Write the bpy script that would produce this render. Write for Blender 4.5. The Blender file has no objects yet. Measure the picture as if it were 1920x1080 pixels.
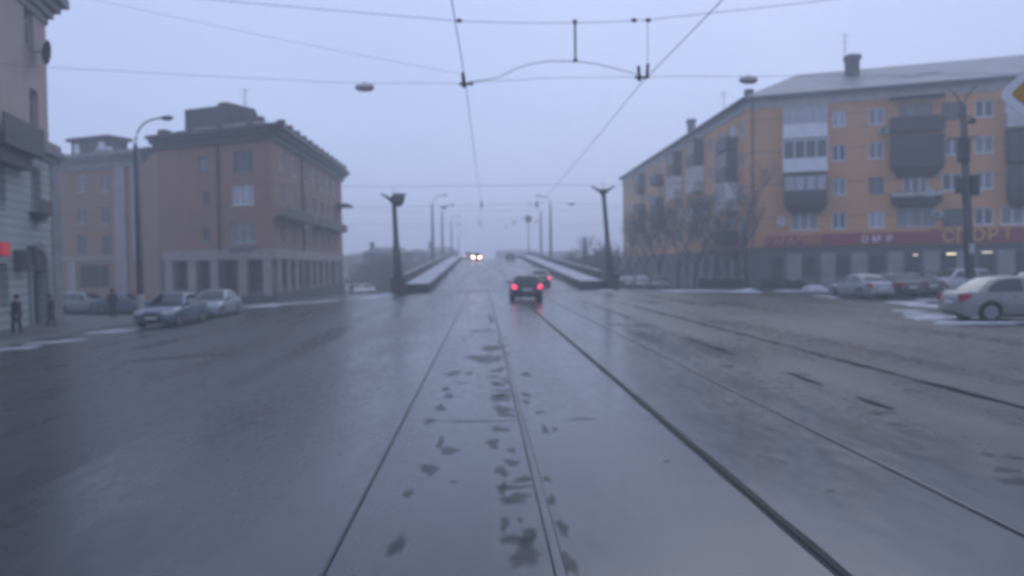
import bpy, bmesh, math, random
from mathutils import Vector, Matrix
R = math.radians
random.seed(7)
S = bpy.context.scene
COL = S.collection

# ---------------------------------------------------------------- camera
CAM = Vector((0, 0, 1.93)); F = 1500.0
yaw, pitch, roll = R(2.08), R(1.555), R(0.75)
fwd0 = Vector((math.sin(yaw), math.cos(yaw), 0))
Rv = Vector((math.cos(yaw), -math.sin(yaw), 0))
fw = (fwd0*math.cos(pitch) + Vector((0, 0, -1))*math.sin(pitch)).normalized()
Uv = Rv.cross(fw).normalized()
cx_ = Rv*math.cos(roll) - Uv*math.sin(roll)
cy_ = Rv*math.sin(roll) + Uv*math.cos(roll)
cd = bpy.data.cameras.new('camera'); cam = bpy.data.objects.new('camera', cd); COL.objects.link(cam)
m3 = Matrix((cx_, cy_, -fw)).transposed()
cam.matrix_world = Matrix.Translation(CAM) @ m3.to_4x4()
cd.sensor_width = 36; cd.lens = F/1920*36; cd.clip_end = 4000; cd.clip_start = 0.05
cd.dof.use_dof = True; cd.dof.focus_distance = 1.2; cd.dof.aperture_fstop = 4.3
S.camera = cam

# ---------------------------------------------------------------- world, sun, exposure
W = bpy.data.worlds.new('World'); S.world = W; W.use_nodes = True
nt = W.node_tree; nt.nodes.clear()
sky = nt.nodes.new('ShaderNodeTexSky'); sky.sky_type = 'NISHITA'; sky.sun_disc = False
sky.sun_elevation = R(35); sky.sun_rotation = R(20)
tc = nt.nodes.new('ShaderNodeTexCoord'); nz = nt.nodes.new('ShaderNodeTexNoise')
nz.inputs['Scale'].default_value = 1.6; nz.inputs['Detail'].default_value = 3
cr = nt.nodes.new('ShaderNodeValToRGB')
cr.color_ramp.elements[0].position = .3; cr.color_ramp.elements[0].color = (3.80, 4.65, 7.25, 1)
cr.color_ramp.elements[1].position = .7; cr.color_ramp.elements[1].color = (4.65, 5.5, 8.15, 1)
mx = nt.nodes.new('ShaderNodeMix'); mx.data_type = 'RGBA'; mx.inputs[0].default_value = .94
bg = nt.nodes.new('ShaderNodeBackground'); bg.inputs[1].default_value = 0.135
ou = nt.nodes.new('ShaderNodeOutputWorld')
nt.links.new(tc.outputs['Generated'], nz.inputs['Vector']); nt.links.new(nz.outputs['Fac'], cr.inputs[0])
nt.links.new(sky.outputs[0], mx.inputs[6]); nt.links.new(cr.outputs[0], mx.inputs[7])
nt.links.new(mx.outputs[2], bg.inputs[0]); nt.links.new(bg.outputs[0], ou.inputs[0])
sd = bpy.data.lights.new('sun', 'SUN'); sd.energy = 0.5; sd.angle = R(40); sd.color = (.96, .95, 1.0)
so = bpy.data.objects.new('sun', sd); COL.objects.link(so)
so.rotation_euler = (R(50), 0, R(160))
S.view_settings.view_transform = 'Standard'; S.view_settings.look = 'None'
S.view_settings.exposure = 0.0; S.view_settings.gamma = 1
S.cycles.use_denoising = True
S.cycles.volume_bounces = 3; S.cycles.max_bounces = 8; S.cycles.transparent_max_bounces = 6

# ---------------------------------------------------------------- pixel helpers (photo 1920x1080 -> world rays)
def ray(u, v):
    return (fw + cx_*((u-960)/F) - cy_*((v-540)/F))
def hz(u):                       # horizon row at column u
    return 500 - math.tan(roll)*(u-905)
def at(u, D, z=0.0):             # point in column u at forward distance D, at height z
    k = (u-960)/F
    p = CAM + fwd0*D + Rv*(k*D)
    return Vector((p.x, p.y, z))
def c2w(Xc, D):
    p = CAM + fwd0*D + Rv*Xc
    return Vector((p.x, p.y, 0))

def clamp(x, a=0.0, b=1.0): return max(a, min(b, x))
def prof(X, Y):
    z = 0.0
    if X < -4: z -= .057*(min(-X, 22)-4)
    if X > 6: z -= .012*(min(X, 46)-6)
    if X < -7 and Y > 60: z -= min(.02*(Y-60), 2.2)*clamp((-X-7)/3)
    if X > 10.5 and Y > 65: z -= min(.03*(Y-65), 3.0)*clamp((X-10.5)/3)
    return z
def ramp(Y):
    if Y < 60: return 0.0
    if Y < 70: return .0018*(Y-60)**2
    if Y < 150: return .18 + .036*(Y-70)
    if Y < 180: return 3.06 + .036*(Y-150) - .0006*(Y-150)**2
    if Y < 210: return 3.6 - .0004*(Y-180)**2
    return 3.24 - .024*(Y-210)
def gnd(u, v):                   # hit of the pixel's ray with the near ground
    d = ray(u, v); t0 = 2.0; z = 0
    for i in range(4000):
        t = t0 + i*.05
        p = CAM + d*t
        if p.z <= prof(p.x, p.y): return Vector((p.x, p.y, prof(p.x, p.y)))
    return CAM + d*200

# ---------------------------------------------------------------- object helpers
def tag(o, label=None, cat=None, group=None, kind=None):
    if label: o['label'] = label
    if cat: o['category'] = cat
    if group: o['group'] = group
    if kind: o['kind'] = kind
    return o
def thing(name, label, cat, loc=(0, 0, 0), rz=0, group=None):
    o = bpy.data.objects.new(name, None); COL.objects.link(o)
    o.location = loc; o.rotation_euler = (0, 0, rz); o.empty_display_size = .3
    return tag(o, label, cat, group)
class MB:
    def __init__(s): s.v = []; s.f = []; s.m = []; s.mi = 0
    def add(s, vs, fs):
        b = len(s.v); s.v += [tuple(v) for v in vs]
        s.f += [tuple(i+b for i in f) for f in fs]; s.m += [s.mi]*len(fs)
    def quad(s, a, b, c, d): s.add([a, b, c, d], [(0, 1, 2, 3)])
    def box(s, x0, x1, y0, y1, z0, z1, T=None):
        vs = [Vector((x, y, z)) for z in (z0, z1) for y in (y0, y1) for x in (x0, x1)]
        if T: vs = [T(v) for v in vs]
        s.add(vs, [(0, 2, 3, 1), (4, 5, 7, 6), (0, 1, 5, 4), (2, 6, 7, 3), (0, 4, 6, 2), (1, 3, 7, 5)])
    def tube(s, pts, rad, n=8, caps=True):
        pts = [Vector(p) for p in pts]
        rs = rad if isinstance(rad, (list, tuple)) else [rad]*len(pts)
        vs = []; N = len(pts)
        for i, p in enumerate(pts):
            d = (pts[min(i+1, N-1)]-pts[max(i-1, 0)]).normalized()
            a = d.cross(Vector((0, 0, 1))) if abs(d.z) < .95 else d.cross(Vector((1, 0, 0)))
            a.normalize(); b = d.cross(a)
            for k in range(n):
                t = 2*math.pi*k/n
                vs.append(p + a*(rs[i]*math.cos(t)) + b*(rs[i]*math.sin(t)))
        fs = [(i*n+k, i*n+(k+1) % n, (i+1)*n+(k+1) % n, (i+1)*n+k) for i in range(N-1) for k in range(n)]
        if caps: fs += [tuple(range(n-1, -1, -1)), tuple((N-1)*n+k for k in range(n))]
        s.add(vs, fs)
    def cyl(s, c, axis, r, h, n=20, r2=None):
        c = Vector(c); axis = Vector(axis).normalized()
        s.tube([c-axis*h/2, c+axis*h/2], [r, r if r2 is None else r2], n)
    def build(s, name, mats, parent=None, smooth=False, loc=None, sharp=None):
        me = bpy.data.meshes.new(name); off = Vector(loc) if loc is not None else Vector((0, 0, 0))
        me.from_pydata([tuple(Vector(v)-off) for v in s.v], [], s.f)
        if not isinstance(mats, (list, tuple)): mats = [mats]
        for m in mats: me.materials.append(m)
        if len(mats) > 1: me.polygons.foreach_set('material_index', s.m)
        if smooth: me.polygons.foreach_set('use_smooth', [True]*len(me.polygons))
        me.update()
        if sharp: me.set_sharp_from_angle(angle=R(sharp))
        o = bpy.data.objects.new(name, me); COL.objects.link(o)
        if parent is not None: o.parent = parent
        elif loc is not None: o.location = off
        return o
def copy_tree(o, parent=None):
    c = o.copy(); COL.objects.link(c); c.parent = parent
    for ch in list(o.children): copy_tree(ch, c)
    return c

# ---------------------------------------------------------------- materials
def mat(name, col, rough=.6, col2=None, scale=3, stretch=(1, 1, 1), metal=0, bump=0, bscale=30, spec=.5, rough2=None,
        emit=None, es=0, coat=0, detail=6, lo=.35, hi=.65):
    m = bpy.data.materials.new(name); m.use_nodes = True; n = m.node_tree; b = n.nodes['Principled BSDF']
    b.inputs['Base Color'].default_value = (*col, 1); b.inputs['Roughness'].default_value = rough
    b.inputs['Metallic'].default_value = metal; b.inputs['Specular IOR Level'].default_value = spec
    b.inputs['Coat Weight'].default_value = coat
    if emit: b.inputs['Emission Color'].default_value = (*emit, 1); b.inputs['Emission Strength'].default_value = es
    if col2 or bump or rough2 is not None:
        t = n.nodes.new('ShaderNodeTexCoord'); mp = n.nodes.new('ShaderNodeMapping'); mp.inputs['Scale'].default_value = stretch
        n.links.new(t.outputs['Object'], mp.inputs['Vector'])
        nz = n.nodes.new('ShaderNodeTexNoise'); nz.inputs['Scale'].default_value = scale; nz.inputs['Detail'].default_value = detail
        nz.inputs['Roughness'].default_value = .65
        n.links.new(mp.outputs[0], nz.inputs['Vector'])
        rp = n.nodes.new('ShaderNodeMapRange'); rp.inputs['From Min'].default_value = lo; rp.inputs['From Max'].default_value = hi
        n.links.new(nz.outputs['Fac'], rp.inputs['Value'])
        if col2:
            mxn = n.nodes.new('ShaderNodeMix'); mxn.data_type = 'RGBA'
            mxn.inputs[6].default_value = (*col, 1); mxn.inputs[7].default_value = (*col2, 1)
            n.links.new(rp.outputs[0], mxn.inputs[0]); n.links.new(mxn.outputs[2], b.inputs['Base Color'])
        if rough2 is not None:
            r2 = n.nodes.new('ShaderNodeMapRange'); r2.inputs['To Min'].default_value = rough; r2.inputs['To Max'].default_value = rough2
            n.links.new(rp.outputs[0], r2.inputs['Value']); n.links.new(r2.outputs[0], b.inputs['Roughness'])
        if bump:
            nb = n.nodes.new('ShaderNodeTexNoise'); nb.inputs['Scale'].default_value = bscale; nb.inputs['Detail'].default_value = 4
            n.links.new(mp.outputs[0], nb.inputs['Vector'])
            bp = n.nodes.new('ShaderNodeBump'); bp.inputs['Strength'].default_value = bump; bp.inputs['Distance'].default_value = .02
            n.links.new(nb.outputs['Fac'], bp.inputs['Height']); n.links.new(bp.outputs[0], b.inputs['Normal'])
    return m

def asphalt_mat(name, base, base2, rmin, rmax, bed=False):
    m = bpy.data.materials.new(name); m.use_nodes = True; n = m.node_tree; b = n.nodes['Principled BSDF']
    L = n.links.new
    t = n.nodes.new('ShaderNodeTexCoord')
    def noise(sc, st, det=5, dist=0):
        mp = n.nodes.new('ShaderNodeMapping'); mp.inputs['Scale'].default_value = st; L(t.outputs['Object'], mp.inputs['Vector'])
        z = n.nodes.new('ShaderNodeTexNoise'); z.inputs['Scale'].default_value = sc; z.inputs['Detail'].default_value = det
        z.inputs['Distortion'].default_value = dist
        L(mp.outputs[0], z.inputs['Vector']); return z.outputs['Fac']
    a = noise(.9, (1, .07, 1)); c = noise(.35, (1, .6, 1), 7, .6); g = noise(60, (1, 1, 1), 3); fine = noise(7, (1, .35, 1), 6)
    def mr(x, f0, f1, t0, t1):
        q = n.nodes.new('ShaderNodeMapRange')
        for k, v in zip(('From Min', 'From Max', 'To Min', 'To Max'), (f0, f1, t0, t1)): q.inputs[k].default_value = v
        L(x, q.inputs['Value']); return q.outputs[0]
    def mth(op, x, y):
        q = n.nodes.new('ShaderNodeMath'); q.operation = op
        for i, v in enumerate((x, y)):
            if isinstance(v, (int, float)): q.inputs[i].default_value = v
            else: L(v, q.inputs[i])
        return q.outputs[0]
    wet = mth('ADD', mth('MULTIPLY', mr(a, .32, .68, 0, 1), .68), mth('MULTIPLY', mr(c, .3, .7, 0, 1), .32))
    grain = mr(fine, .3, .7, .8, 1.2)
    mxn = n.nodes.new('ShaderNodeMix'); mxn.data_type = 'RGBA'
    mxn.inputs[6].default_value = (*base, 1); mxn.inputs[7].default_value = (*base2, 1); L(wet, mxn.inputs[0])
    vm = n.nodes.new('ShaderNodeVectorMath'); vm.operation = 'SCALE'; L(mxn.outputs[2], vm.inputs[0]); L(grain, vm.inputs['Scale'])
    L(vm.outputs[0], b.inputs['Base Color'])
    rg_ = mth('ADD', mr(wet, 0, 1, rmin, rmax), mr(fine, .3, .7, -.04, .06))
    if bed:                          # worn, wetter paved bed of the tram tracks
        sp = n.nodes.new('ShaderNodeSeparateXYZ'); L(t.outputs['Object'], sp.inputs[0])
        dx = mth('ABSOLUTE', mth('SUBTRACT', sp.outputs[0], 1.45), 0); dx = mth('ADD', dx, mr(c, .3, .7, -.5, .5))
        k_ = mr(dx, 2.7, 4.2, 1, 0)
        rg_ = mth('SUBTRACT', rg_, mth('MULTIPLY', k_, .105))
        q = n.nodes.new('ShaderNodeVectorMath'); q.operation = 'SCALE'; L(vm.outputs[0], q.inputs[0]); L(mth('ADD', mth('MULTIPLY', k_, .35), 1.0), q.inputs['Scale'])
        L(q.outputs[0], b.inputs['Base Color'])
    L(rg_, b.inputs['Roughness'])
    bp = n.nodes.new('ShaderNodeBump'); bp.inputs['Strength'].default_value = .25; bp.inputs['Distance'].default_value = .004
    L(g, bp.inputs['Height'])
    b2 = n.nodes.new('ShaderNodeBump'); b2.inputs['Strength'].default_value = .12; b2.inputs['Distance'].default_value = .05
    L(noise(1.3, (1, .5, 1), 2), b2.inputs['Height']); L(bp.outputs[0], b2.inputs['Normal']); L(b2.outputs[0], b.inputs['Normal'])
    return m

def wall_mat(name, c1, c2, stain, lines=None, linecol=None, linew=.05, bump=.2):
    """masonry: fine brick-size mottling, big rain stains, optional horizontal joints every `lines` metres"""
    m = bpy.data.materials.new(name); m.use_nodes = True; n = m.node_tree; b = n.nodes['Principled BSDF']; L = n.links.new
    b.inputs['Roughness'].default_value = .85
    t = n.nodes.new('ShaderNodeTexCoord')
    def noise(sc, st, det=5):
        mp = n.nodes.new('ShaderNodeMapping'); mp.inputs['Scale'].default_value = st; L(t.outputs['Object'], mp.inputs['Vector'])
        z = n.nodes.new('ShaderNodeTexNoise'); z.inputs['Scale'].default_value = sc; z.inputs['Detail'].default_value = det
        L(mp.outputs[0], z.inputs['Vector']); return z.outputs['Fac']
    def mr(x, f0, f1, t0, t1):
        q = n.nodes.new('ShaderNodeMapRange')
        for k, v in zip(('From Min', 'From Max', 'To Min', 'To Max'), (f0, f1, t0, t1)): q.inputs[k].default_value = v
        L(x, q.inputs['Value']); return q.outputs[0]
    def mixc(f, a, c):
        q = n.nodes.new('ShaderNodeMix'); q.data_type = 'RGBA'
        if isinstance(a, tuple): q.inputs[6].default_value = (*a, 1)
        else: L(a, q.inputs[6])
        q.inputs[7].default_value = (*c, 1); L(f, q.inputs[0]); return q.outputs[2]
    fine = noise(6, (1, 1, 2.5)); big = noise(.25, (1, 1, 1)); drip = noise(.9, (1, 1, .12))
    c = mixc(mr(fine, .35, .65, 0, 1), c1, c2)
    c = mixc(mr(big, .45, .75, 0, .55), c, stain)
    c = mixc(mr(drip, .55, .8, 0, .5), c, stain)
    if lines:
        sp = n.nodes.new('ShaderNodeSeparateXYZ'); L(t.outputs['Object'], sp.inputs[0])
        q = n.nodes.new('ShaderNodeMath'); q.operation = 'PINGPONG'; q.inputs[1].default_value = lines/2; L(sp.outputs[2], q.inputs[0])
        f = mr(q.outputs[0], linew*.5, linew, 1, 0)
        c = mixc(f, c, linecol)
    L(c, b.inputs['Base Color'])
    bp = n.nodes.new('ShaderNodeBump'); bp.inputs['Strength'].default_value = bump; bp.inputs['Distance'].default_value = .03
    L(fine, bp.inputs['Height']); L(bp.outputs[0], b.inputs['Normal'])
    return m

M = {}
M['asphalt'] = asphalt_mat('wet_asphalt', (.022, .022, .027), (.042, .040, .044), .20, .40, True)
M['asphalt_b'] = asphalt_mat('bridge_asphalt', (.035, .036, .042), (.065, .064, .07), .16, .4)
M['patch'] = mat('dark_wet_patch', (.012, .012, .016), .35, (.028, .026, .03), 9, rough2=.6, bump=.4, bscale=40)
M['patch_l'] = mat('slush_patch', (.10, .10, .115), .35, (.05, .05, .06), 2.5, stretch=(1, .4, 1), rough2=.6, bump=.3, bscale=30)
M['earth'] = mat('slushy_earth', (.07, .068, .07), .8, (.22, .23, .25), .25, bump=.4, bscale=4)
M['paving'] = mat('wet_paving', (.06, .058, .062), .35, (.11, .105, .11), .8, rough2=.65, bump=.3, bscale=10)
M['kerb'] = mat('kerb_stone', (.17, .17, .17), .7, (.28, .28, .28), 2, bump=.3)
M['snow'] = mat('old_snow', (.52, .53, .56), .6, (.27, .275, .30), 1.6, bump=.6, bscale=6)
M['concrete'] = mat('wet_concrete', (.10, .10, .105), .7, (.2, .195, .2), .9, stretch=(1, 1, .4), bump=.3)
M['dconcrete'] = mat('dark_wet_concrete', (.032, .034, .04), .7, (.06, .06, .068), .7, stretch=(1, .4, 1), bump=.3)
M['orange'] = wall_mat('ochre_brick', (.62, .325, .135), (.50, .26, .11), (.36, .23, .13), lines=3.0, linecol=(.22, .14, .09), linew=.06)
M['orange_l'] = wall_mat('brown_plaster', (.33, .185, .125), (.27, .155, .105), (.18, .125, .10))
M['pink'] = wall_mat('dusty_pink_plaster', (.41, .33, .29), (.35, .28, .245), (.26, .215, .195))
M['rust'] = wall_mat('rusticated_grey_plaster', (.37, .41, .385), (.31, .35, .33), (.23, .26, .25), lines=.42, linecol=(.13, .15, .15), linew=.035)
M['trim'] = mat('pale_trim', (.37, .32, .31), .8, (.28, .24, .235), 1.2, bump=.2)
M['trim_d'] = mat('weathered_trim', (.27, .255, .26), .8, (.17, .165, .17), 1.0, bump=.2)
M['frieze'] = mat('frieze_plaster', (.46, .44, .42), .8, (.33, .32, .32), 1.5, bump=.2)
M['greywall'] = wall_mat('shop_level_plaster', (.15, .125, .125), (.12, .10, .105), (.075, .07, .075))
M['pil'] = mat('pilaster_plaster', (.29, .28, .29), .75, (.21, .20, .22), 1.0, bump=.15)
M['plinth'] = mat('dark_plinth', (.09, .085, .09), .7, (.055, .055, .06), 1.2, bump=.3)
M['roof'] = mat('wet_slate_roof', (.13, .135, .145), .5, (.30, .31, .33), .5, stretch=(1, 1, 1), rough2=.65, bump=.5, bscale=5)
M['roof_d'] = mat('dark_metal_roof', (.045, .05, .06), .55, (.085, .09, .1), .6, bump=.3, bscale=6)
M['white'] = mat('white_pvc', (.72, .73, .75), .45, (.6, .61, .63), 2)
M['offwhite'] = mat('off_white_paint', (.5, .5, .5), .6, (.36, .35, .35), 2)
M['glass'] = mat('window_glass_dark', (.03, .035, .042), .12, (.06, .065, .075), .6, spec=.6)
M['glass_c'] = mat('curtained_window_glass', (.20, .21, .22), .22, (.09, .095, .10), 1.5, stretch=(3, 3, .6), spec=.6)
M['glass_w'] = mat('net_curtain_glass', (.42, .43, .46), .25, (.26, .27, .3), 2.0, stretch=(3, 3, .4), spec=.6)
M['brown'] = mat('dark_brown_wood', (.055, .042, .042), .7, (.09, .07, .065), 3, stretch=(1, 1, .3), bump=.3)
M['dbrown'] = mat('blackened_wood_boards', (.028, .022, .024), .75, (.055, .042, .042), 5, stretch=(4, 4, .3), bump=.4)
M['dullglass'] = mat('dull_dark_glass', (.045, .036, .036), .35, (.02, .017, .018), 2, spec=.4)
M['darkp'] = mat('dark_grey_panel', (.05, .052, .06), .6, (.085, .085, .09), 2)
M['steel'] = mat('galvanised_steel', (.22, .225, .24), .5, (.14, .145, .155), 2, metal=.3)
M['pole'] = mat('concrete_pole', (.115, .11, .11), .8, (.075, .073, .075), 2, stretch=(1, 1, .3), bump=.3)
M['dark'] = mat('dark_metal', (.03, .032, .038), .5, (.05, .05, .055), 3)
M['black'] = mat('black_rubber', (.012, .012, .013), .75, (.03, .03, .032), 8)
M['wire'] = mat('wire_metal', (.15, .155, .17), .6)
M['red'] = mat('red_fascia', (.29, .034, .036), .55, (.21, .028, .03), 1.2)
M['yellow'] = mat('yellow_lettering', (.62, .36, .09), .5, (.5, .29, .08), 3)
M['orangetx'] = mat('orange_lettering', (.5, .22, .09), .5)
M['whitetx'] = mat('white_lettering', (.72, .66, .68), .5)
M['redsign'] = mat('red_lit_sign', (.75, .03, .05), .4, emit=(1, .05, .09), es=.12)
M['lampglow'] = mat('shop_lamp_glow', (.9, .8, .5), .4, emit=(1, .86, .50), es=1.5)
M['lampglow_w'] = mat('shop_lamp_dim_glow', (.9, .8, .6), .4, emit=(1, .87, .68), es=.7)
M['lampglass'] = mat('lamp_lens', (.5, .5, .5), .35)
M['bark'] = mat('wet_bark', (.030, .026, .026), .85, (.055, .05, .047), 5, stretch=(1, 1, .3), bump=.5)
M['twig'] = mat('bare_twigs', (.075, .068, .068), .85)
M['hedge'] = mat('hedge_leaves', (.035, .045, .035), .8, (.055, .06, .045), 3)
M['fir'] = mat('spruce_needles', (.02, .035, .028), .8, (.035, .05, .04), 4)
M['rail'] = mat('worn_rail_steel', (.13, .13, .14), .38, (.075, .075, .085), 2, stretch=(1, .1, 1), metal=.5, rough2=.5)
M['groove'] = mat('rail_groove_dirt', (.012, .012, .015), .65, (.024, .023, .027), 3, stretch=(1, .2, 1), spec=.25)
M['farwall'] = wall_mat('far_house_plaster', (.16, .15, .155), (.13, .12, .13), (.09, .09, .1))
M['farwall2'] = wall_mat('far_house_pink_plaster', (.30, .21, .19), (.26, .18, .17), (.18, .14, .14))
M['skin'] = mat('skin', (.42, .26, .19), .6)
M['coat'] = mat('dark_winter_cloth', (.020, .022, .028), .85, (.034, .036, .042), 12, bump=.3)
M['coat2'] = mat('navy_winter_cloth', (.018, .026, .042), .85, (.03, .04, .055), 12, bump=.3)
M['coat3'] = mat('maroon_winter_cloth', (.085, .022, .026), .85, (.05, .018, .02), 12, bump=.3)
M['jeans'] = mat('dark_trousers', (.022, .024, .03), .85, (.035, .037, .045), 12)
M['plate'] = mat('number_plate', (.6, .6, .6), .5)
def paint(name, c, rough=.28, dirt=(.10, .10, .105)):
    return mat(name, c, rough, tuple(a*.6+b*.4 for a, b in zip(c, dirt)), 1.4, coat=.5, rough2=.45, lo=.4, hi=.8)
M['cglass'] = mat('car_glass', (.018, .022, .026), .06, spec=.8)
M['tail'] = mat('tail_lamp_red', (.30, .010, .022), .25)
M['tail_on'] = mat('tail_lamp_lit', (.5, .02, .06), .3, emit=(1.0, .07, .17), es=1.9)
M['head'] = mat('head_lamp_lens', (.5, .52, .55), .12)
M['head_on'] = mat('head_lamp_lit', (1, .8, .6), .3, emit=(1.0, .58, .36), es=34)
M['head_dim'] = mat('head_lamp_dim', (1, .8, .7), .3, emit=(1.0, .6, .5), es=5)
M['rimm'] = mat('wheel_rim_metal', (.30, .31, .33), .4, metal=.5)
M['bumper'] = mat('black_plastic', (.03, .03, .032), .6)
M['hair'] = mat('dark_hair', (.02, .016, .014), .8)

# ================================================================ SETTING
def grid(name, xs, ys, zf, m, label=None):
    mb = MB(); nx = len(xs)
    vs = [Vector((x, y, zf(x, y))) for y in ys for x in xs]
    fs = [(j*nx+i, j*nx+i+1, (j+1)*nx+i+1, (j+1)*nx+i) for j in range(len(ys)-1) for i in range(nx-1)]
    mb.add(vs, fs)
    return tag(mb.build(name, m), label, None, None, 'structure')
def rng(a, b, step, extra=()):
    n = int(round((b-a)/step)); L = [a+(b-a)*i/n for i in range(n+1)] + list(extra)
    return sorted(set(round(v, 3) for v in L))
kx = (-22, -10, -7, -4, 6, 10.5, 13.5, 46); ky = (60, 65, 70, 165, 170)
grid('ground', rng(-420, 420, 30, kx), rng(-30, 760, 20, ky), lambda x, y: prof(x, y)-.06, M['earth'], 'slushy open ground round the square')
grid('road', rng(-19, 62, 3, (-10, -7, -4, 6, 10.5, 13.5, 46)), rng(-14, 196, 3, ky), prof, M['asphalt'], 'wet dark asphalt of the wide square')

# bridge approach: road on top of an embankment with raised walkways
BX0, BX1 = -4.2, 7.8
ysb = rng(60, 420, 3)
mbr = MB()
for a, b in zip(ysb[:-1], ysb[1:]):
    mbr.quad((BX0, a, ramp(a)+.012), (BX1, a, ramp(a)+.012), (BX1, b, ramp(b)+.012), (BX0, b, ramp(b)+.012))
tag(mbr.build('bridge_road', M['asphalt_b']), 'wet road surface climbing over the bridge', None, None, 'structure')
bridge = thing('road_bridge', 'concrete road bridge rising ahead with snowy raised walkways on both sides', 'bridge', (1.8, 62, 0))
OFF = Vector((1.8, 62, 0))
def strip(mb, x0, x1, y0, y1, dz0, dz1, base=None, step=3):
    ys = rng(y0, y1, step)
    for i, (a, b) in enumerate(zip(ys[:-1], ys[1:])):
        ra, rb = ramp(a), ramp(b)
        la = base if base is not None else ra+dz0
        lb = base if base is not None else rb+dz0
        A = [(x0, a, la), (x1, a, la), (x1, a, ra+dz1), (x0, a, ra+dz1)]
        B = [(x0, b, lb), (x1, b, lb), (x1, b, rb+dz1), (x0, b, rb+dz1)]
        fs = [(3, 2, 6, 7), (0, 3, 7, 4), (1, 5, 6, 2)]
        if i == 0: fs.append((0, 1, 2, 3))
        if b == ys[-1]: fs.append((5, 4, 7, 6))
        mb.add(A+B, fs)
emb = MB(); strip(emb, BX0-.01, BX1+.01, 60.5, 420, 0, .002, base=-5); emb.build('embankment', M['dconcrete'], bridge, loc=OFF)
for sx, (a, b), (c, d) in ((-1, (-6.35, -4.2), (-6.75, -6.35)), (1, (7.8, 9.95), (9.95, 10.35))):
    y0 = 62.5 if sx < 0 else 64
    w = MB(); strip(w, a, b, y0, 420, 0, .62, base=-5); w.build('walkway', M['dconcrete'], bridge, loc=OFF)
    w = MB(); strip(w, a+.14, b-.14, y0+.12, 420, .62, .66); o = w.build('walkway_snow', M['snow'], bridge, loc=OFF)
    w = MB(); strip(w, c, d, y0-1.2, 420, 0, 1.28, base=-5)
    for k in range(60):                                    # parapet posts
        yy = y0+4+k*6; w.box(c-.06, d+.06, yy, yy+.35, ramp(yy)-.2, ramp(yy)+1.34)
    w.build('parapet', M['dconcrete'], bridge, loc=OFF)
    w = MB(); strip(w, c+.05, d-.05, y0+5, 420, 1.281, 1.32); w.build('parapet_snow', M['snow'], bridge, loc=OFF)
    w = MB(); px = -6.35 if sx < 0 else 10.6
    yy = 60.2 if sx < 0 else 65.2
    w.box(px-.5, px+.5, yy-.5, yy+.5, -1.2, 1.05); w.box(px-.57, px+.57, yy-.57, yy+.57, 1.053, 1.17)
    w.build('pedestal', M['dconcrete'], bridge, loc=OFF)

# pavements with kerbs
def slab(name, poly, h, label, m, mk, step=3):
    """raised pavement: polygon edges subdivided, top follows the ground"""
    pts = []
    for i in range(len(poly)):
        a = Vector(poly[i]); b = Vector(poly[(i+1) % len(poly)]); k = max(1, int((b-a).length/step))
        pts += [a.lerp(b, t/k) for t in range(k)]
    bm = bmesh.new()
    top = [bm.verts.new((p.x, p.y, prof(p.x, p.y)+h)) for p in pts]
    bot = [bm.verts.new((p.x, p.y, prof(p.x, p.y)-.3)) for p in pts]
    f = bm.faces.new(top); n = len(top)
    for i in range(n):
        q = bm.faces.new((top[i], bot[i], bot[(i+1) % n], top[(i+1) % n])); q.material_index = 1
    bmesh.ops.triangulate(bm, faces=[f]); bmesh.ops.recalc_face_normals(bm, faces=bm.faces)
    me = bpy.data.meshes.new(name); bm.to_mesh(me); bm.free(); me.materials.append(m); me.materials.append(mk)
    o = bpy.data.objects.new(name, me); COL.objects.link(o); return tag(o, label, None, None, 'structure')
slab('pavement_left', [(-60, 10), (-18.2, 10), (-18.0, 25), (-17.8, 40), (-17.4, 47), (-19.5, 50), (-60, 50)], .13, 'wet left pavement with slushy kerb', M['paving'], M['kerb'])
slab('pavement_left_far', [(-60, 64), (-24, 57.5), (-16.3, 57), (-13.4, 62), (-13.6, 125), (-17, 125), (-60, 80)], .13, 'far left pavement round the corner building', M['paving'], M['kerb'])

# ================================================================ RAILS
def rail(X, label, hw, dark_l, dark_r, m=None):
    t = thing('tram_rail', label, 'rail', (X, 20, 0), 0, 'tram rails in the wet road')
    ys = rng(-12, 60, 3); h = MB()
    for a, b in zip(ys[:-1], ys[1:]):
        h.quad((-hw, a-20, .012), (hw, a-20, .012), (hw, b-20, .012), (-hw, b-20, .012))
        h.quad((-hw, a-20, 0), (-hw, a-20, .012), (-hw, b-20, .012), (-hw, b-20, 0)); h.quad((hw, a-20, .012), (hw, a-20, 0), (hw, b-20, 0), (hw, b-20, .012))
    ys2 = rng(61, 165, 4)
    for a, b in zip(ys2[:-1], ys2[1:]):
        h.quad((-hw, a-20, ramp(a)+.024), (hw, a-20, ramp(a)+.024), (hw, b-20, ramp(b)+.024), (-hw, b-20, ramp(b)+.024))
    h.build('rail_head', m or M['rail'], t)
    g = MB(); rnd = random.Random(int(X*10))
    for side, wd in ((-1, dark_l), (1, dark_r)):
        if wd <= 0: continue
        ys = rng(-12, 60, .6); pv = wd
        for a, b in zip(ys[:-1], ys[1:]):
            nw = wd*rnd.uniform(.75, 1.25)
            g.quad((side*hw, a-20, .004), (side*(hw+pv), a-20, .004), (side*(hw+nw), b-20, .004), (side*hw, b-20, .004)) if side > 0 else \
            g.quad((-(hw+pv), a-20, .004), (-hw, a-20, .004), (-hw, b-20, .004), (-(hw+nw), b-20, .004))
            pv = nw
    g.build('rail_groove', M['groove'], t)
    return t
M['rail_d'] = mat('dull_rail_steel', (.05, .05, .055), .45, (.03, .03, .035), 2, stretch=(1, .1, 1), metal=.3)
rail(-1.035, 'thin tram rail running left of the frame centre, leftmost of four', .010, .0, .008, M['rail_d'])
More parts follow.
